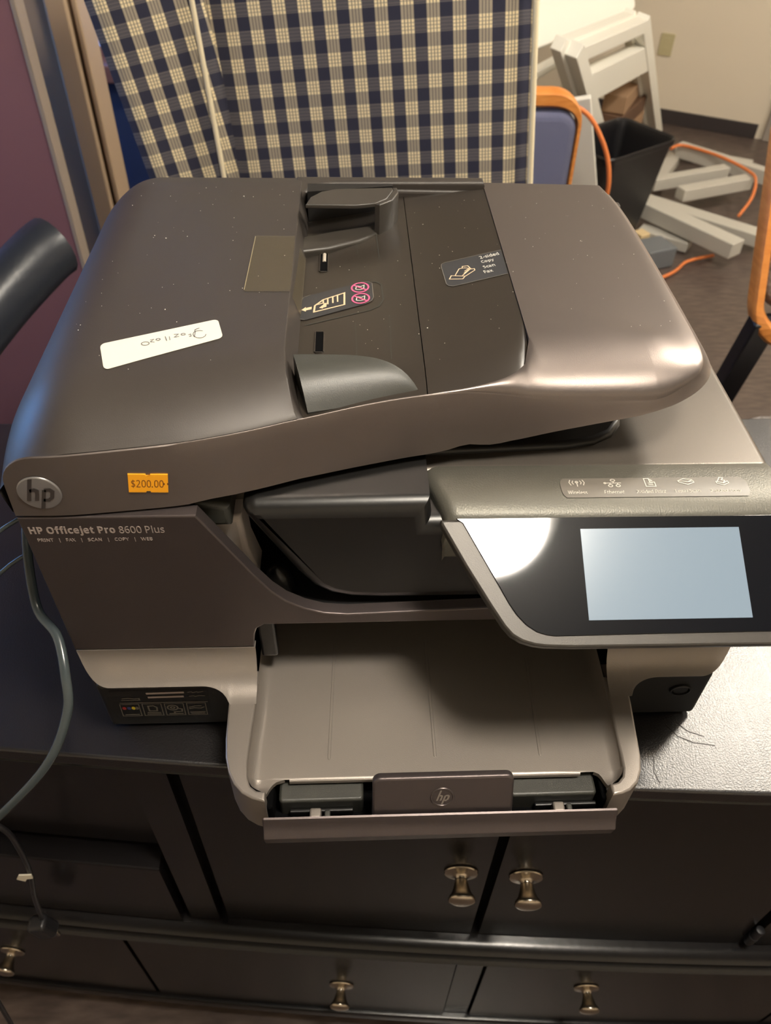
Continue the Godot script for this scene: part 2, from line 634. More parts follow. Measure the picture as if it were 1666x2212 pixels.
func build_room() -> void:
	struct("floor", pbox(Vector3(-2.3, -0.1, -6.2), Vector3(3.9, 0, 2.4), 0.0), M.floor)
	struct("ceiling", pbox(Vector3(-2.3, 2.6, -6.2), Vector3(3.9, 2.7, 2.4), 0.0), M.ceiling)
	# plan, going round: left, rear left (with the window), jog, back (turned), right, front
	var wl := MB.new()
	wl.add(wall_seg(Vector2(-2.0, 2.2), Vector2(-2.0, -0.6), 0, 2.6))
	wl.add(wall_seg(Vector2(-2.0, -0.6), Vector2(-2.0, -2.0), 0, 0.86))
	wl.add(wall_seg(Vector2(-2.0, -0.6), Vector2(-2.0, -2.0), 2.05, 2.6))
	wl.add(wall_seg(Vector2(-2.0, -2.0), Vector2(-2.0, -2.22), 0, 2.6))
	struct("wall_left", wl, M.wall)
	var wr := MB.new()
	wr.add(wall_seg(Vector2(-2.0, -2.1), Vector2(-1.5, -2.1), 0, 2.6))
	wr.add(wall_seg(Vector2(-1.5, -2.1), Vector2(0.0, -2.1), 2.05, 2.6))
	wr.add(wall_seg(Vector2(0.0, -2.1), Vector2(0.30, -2.1), 0, 2.6))
	struct("wall_rear_left", wr, M.wall)
	struct("wall_under_window", wall_seg(Vector2(-1.5, -2.1), Vector2(0.0, -2.1), 0, 0.77), M.navy_wall)
	struct("wall_jog", wall_seg(Vector2(0.30, -2.1), Vector2(0.30, -4.777), 0, 2.6), M.wall)
	struct("wall_back", wall_seg(Vector2(0.18, -4.837), Vector2(3.6, -3.127), 0, 2.6), M.wall)
	struct("wall_right", wall_seg(Vector2(3.6, -3.2), Vector2(3.6, 2.2), 0, 2.6), M.wall)
	struct("wall_front", wall_seg(Vector2(3.6, 2.2), Vector2(-2.0, 2.2), 0, 2.6), M.wall)
	# baseboard on the back wall, up to the door casing
	var d := Vector3(0.894, 0, 0.447)
	var n := Vector3(-0.447, 0, 0.894)
	var a := Vector3(1.854, 0, -4.0)
	var bb := bar(a + d * -1.7 + n * 0.006 + Vector3(0, 0.034, 0), a + d * 0.47 + n * 0.006 + Vector3(0, 0.034, 0), 0.012, 0.068, Vector3.UP, 0.003)
	struct("baseboard_back", bb, M.baseboard)
	struct("trim_2", box(a + d * 0.56 + n * 0.012 + Vector3(0, 1.05, 0), Vector3(0.11, 2.1, 0.024), 0.004, Basis(d, Vector3.UP, n)), M.casing_dim)
	# light switch plate low on the back wall
	var sp := a + d * -0.072 + n * 0.004 + Vector3(0, 0.357, 0)
	var t := thing("wall_outlet", "small cream outlet plate low on the beige back wall", "outlet", sp)
	part(t, "cover_plate", prism(rrect(0.066, 0.098, 0.006), -0.004, 0.003, 0.002, 0, Transform3D(Basis(d, Vector3.UP, n), sp)), M.switch)
	for s in [-1, 1]:
		part(t, "socket", prism(rrect(0.026, 0.022, 0.008), 0.002, 0.0045, 0.001, 0, Transform3D(Basis(d, Vector3.UP, n), sp + Vector3(0, s * 0.02, 0))), M.switch)
	# windows
	for k in 2:
		var w := Node3D.new()
		put(w, "window_%d" % (k + 1), self)
		w.set_meta("kind", "structure")
		org = Vector3.ZERO
		var x0 := -1.5
		var x1 := 0.0
		var fr := MB.new()
		if k == 0:
			for q in [[Vector3(x0, 0.77, -2.2), Vector3(x1, 0.825, -2.12)], [Vector3(x0, 2.0, -2.2), Vector3(x1, 2.05, -2.12)], [Vector3(x0, 0.8, -2.2), Vector3(x0 + 0.05, 2.05, -2.12)], [Vector3(x1 - 0.05, 0.8, -2.2), Vector3(x1, 2.05, -2.12)]]:
				fr.add(pbox(q[0], q[1], 0.004))
			part(w, "window_frame", fr, M.sill)
			part(w, "pane", pbox(Vector3(x0 + 0.02, 0.84, -2.165), Vector3(x1 - 0.02, 2.02, -2.16), 0.0), M.window_glass)
			part(w, "window_sill", pbox(Vector3(x0 - 0.04, 0.755, -2.13), Vector3(x1 + 0.04, 0.80, -2.04), 0.005), M.sill)
		else:
			for q in [[Vector3(-2.1, 0.86, -2.0), Vector3(-2.02, 0.91, -0.6)], [Vector3(-2.1, 2.0, -2.0), Vector3(-2.02, 2.05, -0.6)], [Vector3(-2.1, 0.86, -2.0), Vector3(-2.02, 2.05, -1.95)], [Vector3(-2.1, 0.86, -0.65), Vector3(-2.02, 2.05, -0.6)]]:
				fr.add(pbox(q[0], q[1], 0.004))
			part(w, "window_frame", fr, M.sill)
			part(w, "pane", pbox(Vector3(-2.065, 0.89, -1.98), Vector3(-2.06, 2.02, -0.62), 0.0), M.window_glass)
			part(w, "window_sill", pbox(Vector3(-2.03, 0.84, -2.03), Vector3(-1.94, 0.875, -0.57), 0.005), M.sill)
	# beige post with a brown groove, and the maroon door that stands open before it
	struct("trim_1", pbox(Vector3(-0.442, 0, -1.75), Vector3(-0.394, 2.6, -1.63), 0.006), M.casing)
	struct("trim_3", pbox(Vector3(-0.394, 0, -1.74), Vector3(-0.387, 2.6, -1.655), 0.001), M.groove)
	struct("trim_4", pbox(Vector3(-0.387, 0, -1.75), Vector3(-0.374, 2.6, -1.64), 0.004), M.casing)
	struct("trim_5", pbox(Vector3(-0.60, 0, -1.90), Vector3(-0.442, 2.6, -1.74), 0.004), M.casing)
	var dr := Node3D.new()
	put(dr, "door_1", self)
	dr.set_meta("kind", "structure")
	org = Vector3.ZERO
	part(dr, "door_leaf", pbox(Vector3(-1.20, 0.01, -1.50), Vector3(-0.447, 2.05, -1.455), 0.003), M.maroon)
	part(dr, "edge_strip", pbox(Vector3(-0.447, 0.01, -1.502), Vector3(-0.436, 2.05, -1.453), 0.002), M.maroon_edge)
	part(dr, "screw", lathe([[0.0, 0.006], [0.004, 0.005], [0.0055, 0.0], [0.0, 0.0]], 14, Transform3D(Basis(Vector3.RIGHT, Vector3.BACK, Vector3.DOWN), Vector3(-0.505, 1.015, -1.456))), M.steel_black)

# ------------------------------------------------------------------ cabinet
func zf(x: float) -> float:
	return 0.029 + 0.11 * x - 0.047 * x * x

func bow(x0: float, x1: float, prof: Array, n := 40) -> MB:   # prof: [dz from the bow line, y above the floor], closed loop, swept along the bow
	var rows := []
	for i in n + 1:
		var x := lerpf(x0, x1, float(i) / n)
		var r := PackedVector3Array()
		for q in prof:
			r.append(Vector3(x, q[1], zf(x) + q[0]))
		rows.append(r)
	var m := MB.new()
	m.grid(rows, true)
	var tri_ := PackedVector2Array()
	for q in prof:
		tri_.append(Vector2(q[0], q[1]))
	var idx := Geometry2D.triangulate_polygon(tri_)
	for e in 2:
		var r: PackedVector3Array = rows[0] if e == 0 else rows[n]
		for i in range(0, idx.size(), 3):
			var q := MB.new()
			q.tri(r[idx[i]], r[idx[i + 1]], r[idx[i + 2]])
			q.face_up(Vector3.LEFT if e == 0 else Vector3.RIGHT)
			m.add(q)
	if m.volume() > 0:
		m.flip()
	return m

func slab_prof(z0: float, z1: float, y0: float, y1: float, r := 0.002) -> Array:
	return [[z0, y0], [z1 - r, y0], [z1 - r * 0.3, y0 + r * 0.3], [z1, y0 + r], [z1, y1 - r], [z1 - r * 0.3, y1 - r * 0.3], [z1 - r, y1], [z0, y1]]

func knob(parent: Node, at: Vector3, nrm: Vector3, called := "knob") -> void:
	var y := nrm.normalized()
	var x := Vector3.UP.cross(y).normalized()
	var t := Transform3D(Basis(x, y, x.cross(y)), at)
	var prof := [[0.0, 0.0], [0.0165, 0.0], [0.0172, 0.0012], [0.0165, 0.0024], [0.009, 0.0034], [0.0062, 0.006], [0.0060, 0.009], [0.0078, 0.015], [0.0100, 0.021], [0.0128, 0.0245], [0.0135, 0.0268], [0.0125, 0.029], [0.008, 0.0305], [0.0, 0.031]]
	part(parent, called, lathe(prof, 30, t), M.nickel, 50.0, "brushed nickel mushroom knob")

func build_cabinet() -> void:
	var t := thing("storage_cabinet", "black painted bow-front cabinet with doors and drawers that carries the printer", "cabinet", Vector3(0.4, 0, -0.2))
	var x0 := -0.56
	var x1 := 1.30
	# worktop
	var rows := []
	var top := MB.new()
	var outl: Array = []
	for i in 41:
		var x := lerpf(x0, x1, i / 40.0)
		outl.append(x); outl.append(zf(x))
	outl.append_array([x1, -0.39, x0, -0.39])
	top.add(prism(plan(outl), TOP - 0.016, TOP, 0.003, 0.003, up_at()))
	part(t, "cabinet_top", top, M.paint_top)
	part(t, "top_moulding", bow(x0 + 0.006, x1 - 0.006, [[-0.06, TOP - 0.036], [-0.016, TOP - 0.036], [-0.008, TOP - 0.032], [-0.004, TOP - 0.026], [-0.010, TOP - 0.021], [-0.010, TOP - 0.017], [-0.06, TOP - 0.017]]), M.paint)
	# carcass
	var o2 := []
	for i in 41:
		var x := lerpf(x0 + 0.012, x1 - 0.012, i / 40.0)
		o2.append(x); o2.append(zf(x) - 0.045)
	o2.append_array([x1 - 0.012, -0.385, x0 + 0.012, -0.385])
	part(t, "carcass", prism(plan(o2), 0.07, TOP - 0.017, 0.0, 0.0, up_at()), M.paint_dark)
	# front above the moulding: doors, pilaster and the left bay with its ledge
	var yd0 := TOP - 0.418
	var yd1 := TOP - 0.037
	var d1 := part(t, "door", bow(0.049, 0.331, slab_prof(-0.044, -0.020, yd0, yd1)), M.paint)
	knob(d1, Vector3(0.304, TOP - 0.233, zf(0.304) - 0.020), Vector3(-0.08, 0, 1))
	var d2 := part(t, "door", bow(0.341, 0.640, slab_prof(-0.044, -0.020, yd0, yd1)), M.paint)
	knob(d2, Vector3(0.369, TOP - 0.236, zf(0.369) - 0.020), Vector3(-0.075, 0, 1))
	var hg := part(d2, "hinge", lathe([[0.0, 0.0], [0.0045, 0.001], [0.005, 0.003], [0.005, 0.019], [0.0055, 0.0195], [0.0055, 0.021], [0.005, 0.0215], [0.005, 0.040], [0.0045, 0.042], [0.0, 0.043]], 16, Transform3D(Basis(), Vector3(0.646, TOP - 0.40, zf(0.646) - 0.016))), M.steel_black)
	part(t, "pilaster", bow(0.006, 0.040, slab_prof(-0.044, -0.016, yd0, yd1, 0.004), 6), M.paint)
	part(t, "pilaster", bow(0.652, 0.690, slab_prof(-0.044, -0.018, yd0, yd1, 0.004), 6), M.paint)
	part(t, "door", bow(0.698, x1 - 0.02, slab_prof(-0.044, -0.020, yd0, yd1)), M.paint)
	part(t, "back_panel", bow(x0 + 0.015, -0.004, slab_prof(-0.046, -0.034, TOP - 0.25, yd1, 0.001)), M.paint)
	part(t, "drawer", bow(x0 + 0.015, -0.004, slab_prof(-0.046, -0.012, yd0, TOP - 0.262, 0.003)), M.paint)
	# waist moulding
	part(t, "waist_moulding", bow(x0 - 0.002, x1 + 0.002, [[-0.07, TOP - 0.462], [-0.012, TOP - 0.462], [-0.004, TOP - 0.458], [0.004, TOP - 0.452], [0.006, TOP - 0.446], [0.002, TOP - 0.441], [-0.006, TOP - 0.439], [-0.006, TOP - 0.435], [0.000, TOP - 0.432], [0.001, TOP - 0.427], [-0.004, TOP - 0.423], [-0.014, TOP - 0.419], [-0.07, TOP - 0.419]]), M.paint)
	# drawers under it
	var lo := TOP - 0.80
	var hi := TOP - 0.468
	var dl := part(t, "drawer", bow(-0.10, 0.326, slab_prof(-0.05, -0.022, lo, hi, 0.003)), M.paint)
	knob(dl, Vector3(0.1765, TOP - 0.672, zf(0.1765) - 0.022), Vector3(-0.09, 0, 1))
	var dm := part(t, "drawer", bow(0.366, 0.80, slab_prof(-0.05, -0.022, lo, hi, 0.003)), M.paint)
	knob(dm, Vector3(0.508, TOP - 0.625, zf(0.508) - 0.022), Vector3(-0.06, 0, 1))
	part(t, "stile", bow(0.329, 0.363, slab_prof(-0.05, -0.026, lo, hi, 0.002), 4), M.paint)
	var de := part(t, "drawer", bow(x0 + 0.015, -0.106, slab_prof(-0.05, -0.022, lo, hi, 0.003)), M.paint)
	knob(de, Vector3(-0.285, TOP - 0.655, zf(-0.285) - 0.022), Vector3(-0.13, 0, 1))
	part(t, "drawer", bow(0.806, x1 - 0.02, slab_prof(-0.05, -0.022, lo, hi, 0.003)), M.paint)
	part(t, "bottom_rail", bow(x0 + 0.004, x1 - 0.004, slab_prof(-0.06, -0.016, TOP - 0.83, lo - 0.003, 0.004)), M.paint)
	part(t, "plinth", bow(x0 + 0.02, x1 - 0.02, slab_prof(-0.20, -0.05, 0.0, TOP - 0.83, 0.002)), M.paint_dark)
	# scratches in the worktop paint beside the printer
	var lay := func(q: Vector2) -> Vector3: return Vector3(q.x, TOP + 0.0003, q.y)
	for sc in [[0.455, 0.012, 0.462, 0.022, 0.473, 0.028, 0.490, 0.031], [0.465, 0.010, 0.472, 0.018, 0.484, 0.023], [0.437, 0.040, 0.434, 0.052, 0.436, 0.062]]:
		part(t, "scratch", strokes([sc], 0.0006, lay, Vector3.UP), M.scratch)

# ------------------------------------------------------------------ printer
func dense(a: Array) -> Array:   # a smooth curve through the given points
	var p := []
	for q in a:
		p.append(Vector3(q[0], q[1], q[2]))
	var o := []
	for v in smooth_path(p, 4):
		o.append([v.x, v.y, v.z])
	return o

func tab(t: Array, x: float) -> float:   # smooth table look-up of [x, y] pairs
	if x <= t[0][0]:
		return t[0][1]
	for i in t.size() - 1:
		if x <= t[i + 1][0]:
			var u: float = (x - t[i][0]) / (t[i + 1][0] - t[i][0])
			var a: float = t[maxi(i - 1, 0)][1]
			var d: float = t[mini(i + 2, t.size() - 1)][1]
			return cubic_interpolate(t[i][1], t[i + 1][1], a, d, u)
	return t[t.size() - 1][1]

func zr(x: float) -> float:   # plan line of the lid's lower front edge
	return tab([[0.0, 0.0], [0.03, 0.0], [0.065, -0.0045], [0.102, -0.0105], [0.134, -0.019], [0.167, -0.0305], [0.211, -0.043], [0.25, -0.0520], [0.28, -0.0558], [0.31, -0.0568], [0.35, -0.0568], [0.39, -0.0570], [0.48, -0.0570]], x)

func zb(x: float) -> float:   # plan line of the fascia's lower edge
	return zr(x) + 0.25 * (tab([[0.0, 0.0], [0.06, 0.0], [0.102, -0.0005], [0.118, -0.0025], [0.134, -0.0060], [0.167, -0.0175], [0.211, -0.0300], [0.25, -0.0405], [0.28, -0.0485], [0.31, -0.0535], [0.335, -0.0555], [0.36, -0.0565], [0.48, -0.0570]], x) - zr(x))

func wl(x: float) -> float:
	return smoothstep(0.265, 0.365, x)

func yfas(x: float) -> float:   # top line of the bronze fascia
	var y := tab([[0.0, 0.2855], [0.17, 0.2858], [0.21, 0.2875], [0.25, 0.2876], [0.27, 0.2872], [0.285, 0.2854], [0.30, 0.2828], [0.32, 0.2796], [0.345, 0.2781], [0.39, 0.2776]], x)
	if x < 0.022:
		y -= 0.021 * (1.0 - sqrt(maxf(0.0, 1.0 - pow((0.022 - x) / 0.022, 2))))
	return y

func ylid(x: float, z: float) -> float:   # bronze plate on the right
	return 0.297 - 0.0012 * smoothstep(0.40, 0.43, x) + 0.0 * z

func yunder(x: float) -> float:   # the lid's lower front edge sweeps up to the right
	return tab([[0.0, 0.2405], [0.09, 0.2405], [0.0985, 0.2408], [0.1035, 0.2412], [0.110, 0.2424], [0.118, 0.2428], [0.134, 0.2430], [0.25, 0.2435], [0.262, 0.2448], [0.274, 0.2478], [0.288, 0.2460], [0.30, 0.2480], [0.335, 0.2562], [0.369, 0.2640], [0.405, 0.2715]], x)

func xedge(z: float) -> float:   # right edge of the black cover
	return tab([[-0.345, 0.1600], [-0.30, 0.1598], [-0.20, 0.1592], [-0.11, 0.1585], [-0.083, 0.1585], [-0.06, 0.1607], [-0.04, 0.1645], [-0.026, 0.170]], z)

func ycov(x: float, z: float) -> float:   # black cover
	var d := clampf((zr(clampf(x, 0.0, 0.5)) - 0.004 - z) / 0.062, 0.0, 1.0)
	var e := clampf((x + 0.004) / 0.05, 0.0, 1.0)
	var b := clampf((z + 0.345) / 0.03, 0.0, 1.0)
	return 0.3035 - 0.0175 * pow(1.0 - d, 2.3) - 0.026 * pow(1.0 - e, 2.4) - 0.004 * pow(1.0 - b, 2.0)

func ytray(x: float, z: float) -> float:
	var u := clampf((x - 0.16) / 0.1555, 0.0, 1.0)
	var d := clampf((tray_front(x) - z) / 0.03, 0.0, 1.0)
	return -0.0036 * smoothstep(0.20, 0.27, x) * (1.0 - d) * (1.0 - d) + lerpf(0.2815, ylid(0.3155, z) - 0.0008, u)

func zh(y0: float, t: Array) -> float:
	return tab(t, y0)

func tray_front(x: float) -> float:   # front edge of the black paper tray
	return tab([[0.160, -0.036], [0.170, -0.036], [0.211, -0.0475], [0.25, -0.0555], [0.27, -0.0590], [0.282, -0.0615], [0.294, -0.0655], [0.303, -0.0710], [0.309, -0.0775], [0.313, -0.0860], [0.3155, -0.1000]], x)

func Y3(v: Vector3) -> Vector3:
	return v + Vector3(0, TOP, 0)

func build_printer() -> void:
	var t := thing("printer", "bronze and black all-in-one office printer with tilted touch panel, stickers on its lid", "printer", Vector3(0.24, TOP, -0.17))
	var L := Transform3D(Basis(), Vector3(0, TOP, 0))   # printer axes: y = 0 on the worktop, z = 0 at the front face
	build_chassis(t, L)
	build_lid(t, L)
	build_panel(t, L)
	build_trays(t, L)

func build_chassis(t: Node3D, L: Transform3D) -> void:
	var m := MB.new()
	m.add(pbox(Vector3(0.004, 0.003, -0.338), Vector3(0.480, 0.062, 0.003), 0.004))
	m.add(pbox(Vector3(0.004, 0.06, -0.338), Vector3(0.100, 0.238, -0.012), 0.004))
	m.add(pbox(Vector3(0.09, 0.06, -0.338), Vector3(0.480, 0.222, -0.16), 0.002))
	m.add(pbox(Vector3(0.400, 0.06, -0.165), Vector3(0.4815, 0.222, -0.009), 0.003))
	m.add(pbox(Vector3(0.10, 0.130, -0.165), Vector3(0.405, 0.139, -0.009), 0.001))
	m.add(pbox(Vector3(0.30, 0.139, -0.165), Vector3(0.405, 0.222, -0.06), 0.001))
	var ch := part(t, "chassis", m.moved(L), M.black)
	# left side skin, a little proud of the door, that catches the window
	part(t, "side_panel", prism(P2([-0.335, 0.012, -0.335, 0.236, -0.012, 0.236, -0.004, 0.10, -0.012, 0.012]), -0.006, 0.0035, 0.003, 0.0, L * Transform3D(Basis(Vector3(0, 0, 1), Vector3(0, 1, 0), Vector3(-1, 0, 0)), Vector3.ZERO)), M.cover)
	# stickers and power button on the black base
	var bl := func(q: Vector2) -> Vector3: return L * Vector3(q.x * 0.001, q.y * 0.001, 0.0036)
	var dec := part(ch, "feature_label", patch(P2([13, 55, 87, 55, 85, 14, 14, 15, 10, 30]), func(q: Vector2) -> Vector3: return L * Vector3(q.x * 0.001, q.y * 0.001, 0.0033), Vector3.BACK).moved(Transform3D()), M.gloss_black)
	part(ch, "label_print", strokes([[20, 42, 34, 42, 34, 44.5, 30, 44, 26, 45, 21, 44.3], [18, 38.2, 85.5, 37.8]], 1.0, bl, Vector3.BACK), M.label_clear)
	part(ch, "label_print", strokes([[40.5, 50.8, 69.3, 51.6], [41.0, 45.4, 68.3, 46.0]], 2.4, bl, Vector3.BACK), M.print_light)
	part(ch, "label_print", strokes([[72, 51.5, 75, 52.5, 76, 51, 79, 52.4, 80, 51.4, 84, 52.6], [72.4, 46, 76, 46.6, 77, 45.6, 80, 46.8, 84.5, 46.2]], 0.9, bl, Vector3.BACK), M.label_clear)
	for k in 4:
		var x := 17.6 + k * 17.1
		part(ch, "icon_tile", strokes([[x, 36.2, x + 14.4, 36.2, x + 14.0, 19.2, x - 0.6, 19.2, x, 36.2]], 0.7, bl, Vector3.BACK), M.label_clear)
		var x2 := x + 7
		if k == 0:
			for q in [[-4.5, M.red], [-0.8, M.blue], [2.6, M.yellow], [5.2, M.label_clear]]:
				part(ch, "icon_dot", patch(P2(ring2(x2 + q[0], 30.5, 1.6, 2.2, 8).slice(0, 16)), bl, Vector3.BACK), q[1])
		elif k == 1:
			part(ch, "icon", strokes([[x2 - 3, 33, x2 + 1, 33.5, x2 + 3.5, 31, x2 + 3, 26, x2 - 3, 26, x2 - 3, 33], [x2 - 5, 23.5, x2 + 5.5, 23.5]], 1.3, bl, Vector3.BACK), M.label_clear)
		elif k == 2:
			part(ch, "icon", strokes([ring2(x2 - 1.5, 30.2, 4, 3.6, 12), ring2(x2 - 1.5, 30.2, 1.6, 1.5, 8), [x2 + 2, 29, x2 + 5.5, 28, x2 + 5, 24.5, x2 - 1, 24, x2 - 1, 22]], 1.3, bl, Vector3.BACK), M.label_clear)
		else:
			part(ch, "icon", strokes([[x2 - 6, 28, x2 - 2, 29.4, x2 + 3, 28.6, x2 + 6, 30.5], [x2 - 6, 30, x2 - 1, 32, x2 + 4, 32], [x2 - 6, 23, x2 + 6, 23.4]], 1.2, bl, Vector3.BACK), M.label_clear)
		part(ch, "label_print", strokes([[x + 1.5, 21.2, x + 12.5, 21.2]], 1.3, bl, Vector3.BACK), M.label_clear)
	var pb := lathe([[0.0, 0.0012], [0.0058, 0.0012], [0.0066, 0.0], [0.0072, 0.0022], [0.0084, 0.0018], [0.0088, 0.0]], 28, L * Transform3D(Basis(Vector3(1.0, 0, 0), Vector3(0, 0, 1), Vector3(0, -0.8, 0)), Vector3(0.458, 0.0405, 0.0031)))
	part(t, "power_button", pb, M.gloss_black)
	# lower front door with the angled opening, and the strip over the paper slot
	var fd := P2([0.0, 0.1045, 0.1275, 0.1045, 0.1295, 0.119, 0.1315, 0.126, 0.137, 0.1305, 0.388, 0.1315, 0.394, 0.126, 0.397, 0.1045, 0.4825, 0.1045, 0.4825, 0.146, 0.30, 0.1455, 0.215, 0.1415, 0.195, 0.1405, 0.179, 0.1425, 0.166, 0.148, 0.154, 0.1565, 0.145, 0.167, 0.136, 0.182, 0.1055, 0.2396, 0.0, 0.2396])
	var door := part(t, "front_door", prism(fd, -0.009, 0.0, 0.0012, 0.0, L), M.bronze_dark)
	var f := Basis()
	words(door, "lettering", "HP Officejet Pro", 0.0512, 0.0082, L * Transform3D(f, Vector3(0.0297, 0.2278, 0.0001)), M.print_light, true)
	words(door, "lettering", "8600 Plus", 0.0272, 0.0062, L * Transform3D(f, Vector3(0.0712, 0.2284, 0.0001)), M.print_light)
	words(door, "lettering", "PRINT   |   FAX   |   SCAN   |   COPY   |   WEB", 0.0695, 0.0036, L * Transform3D(f, Vector3(0.0416, 0.2196, 0.0001)), M.print_light)
	# swept bronze wings under the door
	part(t, "front_wing", wing(0.0008, 0.1283, 0.022, 0.088, 0.108, L), M.bronze, 30.0)
	part(t, "front_wing", wing(0.4822, 0.3880, 0.4602, 0.428, 0.405, L), M.bronze, 30.0)
	# inside the angled opening
	part(t, "carriage_shield", prism(P2([0.102, 0.206, 0.1265, 0.207, 0.128, 0.175, 0.1335, 0.150, 0.119, 0.166]), -0.052, -0.030, 0.004, 0, L), M.white_plastic)
	part(t, "inner_shelf", prism(P2([0.10, 0.236, 0.1235, 0.231, 0.1225, 0.213, 0.10, 0.2125]), -0.05, -0.016, 0.004, 0, L), M.guide)
	part(t, "hinge_post", lathe([[0.0, 0.0], [0.012, 0.0], [0.0105, 0.012], [0.008, 0.022], [0.004, 0.0275], [0.0, 0.029]], 20, L * Transform3D(Basis(), Vector3(0.147, 0.1335, -0.026))), M.gloss_black)
	part(t, "inner_hood", prism(P2([0.140, 0.2385, 0.1335, 0.2365, 0.131, 0.231, 0.1325, 0.226, 0.161, 0.1725, 0.172, 0.1565, 0.183, 0.1485, 0.198, 0.1440, 0.22, 0.1425, 0.31, 0.1425, 0.31, 0.222, 0.250, 0.222, 0.248, 0.2385]), -0.07, -0.0085, 0.011, 0.0, L, 5), M.gloss_black, 50.0)
	part(t, "paper_flap", pbox(Vector3(0.1312, 0.086, -0.012), Vector3(0.1435, 0.1305, -0.004), 0.002).moved(L), M.gloss_black)
	# scanner bed and its raised gasket
	part(t, "scanner_bed", box(Vector3(0.2415, 0.2145, -0.1925), Vector3(0.483, 0.031, 0.29), 0.007).moved(L), M.scan)
	part(t, "scanner_lid", prism(plan([0.104, -0.335, 0.104, -0.063, 0.26, -0.0640, 0.345, -0.0690, 0.366, -0.0735, 0.380, -0.0815, 0.389, -0.0940, 0.393, -0.112, 0.394, -0.335]), 0.2290, 0.2345, 0.0045, 0.0, L * up_at(), 4), M.gloss_black, 60.0)
	part(t, "feeder_base", prism(plan([0.104, -0.335, 0.104, -0.080, 0.30, -0.085, 0.345, -0.110, 0.36, -0.15, 0.36, -0.335]), 0.234, 0.274, 0.002, 0.0, L * up_at()), M.black)

func wing(xa: float, xb: float, xc: float, xd: float, xe: float, L: Transform3D) -> MB:
	# a concave sweep from the upright front to the level tray rim, with a rounded outer end
	var m := MB.new()
	var rows := []
	var n := 44
	var R := 0.029
	for i in n + 1:
		var u := float(i) / n
		var x := lerpf(xa, xb, u * u * (3 - 2 * u) * 0.35 + u * 0.65)
		var th := 62.0
		var q := (x - xa) / (xc - xa)
		if q < 1.0:
			th = 62.0 * sqrt(maxf(0.0, 1.0 - pow(1.0 - q, 2.0)))
		var s := clampf((x - xd) / (xe - xd), 0.0, 1.0)
		th += 28.0 * (1.0 - sqrt(maxf(0.0, 1.0 - s * s)))
		th = deg_to_rad(maxf(th, 1.0))
		var row := PackedVector3Array()
		row.append(L * Vector3(x, 0.1035, -0.006))
		for k in 15:
			var a := th * k / 14.0
			row.append(L * Vector3(x, 0.1038 - R * sin(a), R - R * cos(a) + 0.0001))
		var end := Vector3(x, 0.1038 - R * sin(th), R - R * cos(th))
		row.append(L * (end + Vector3(0, -0.0018, -0.0008)))
		row.append(L * Vector3(x, end.y - 0.002, minf(0.0, end.z - 0.004)))
		rows.append(row)
	m.grid(rows)
	m.face_up(Vector3(0, 1, 1))
	return m

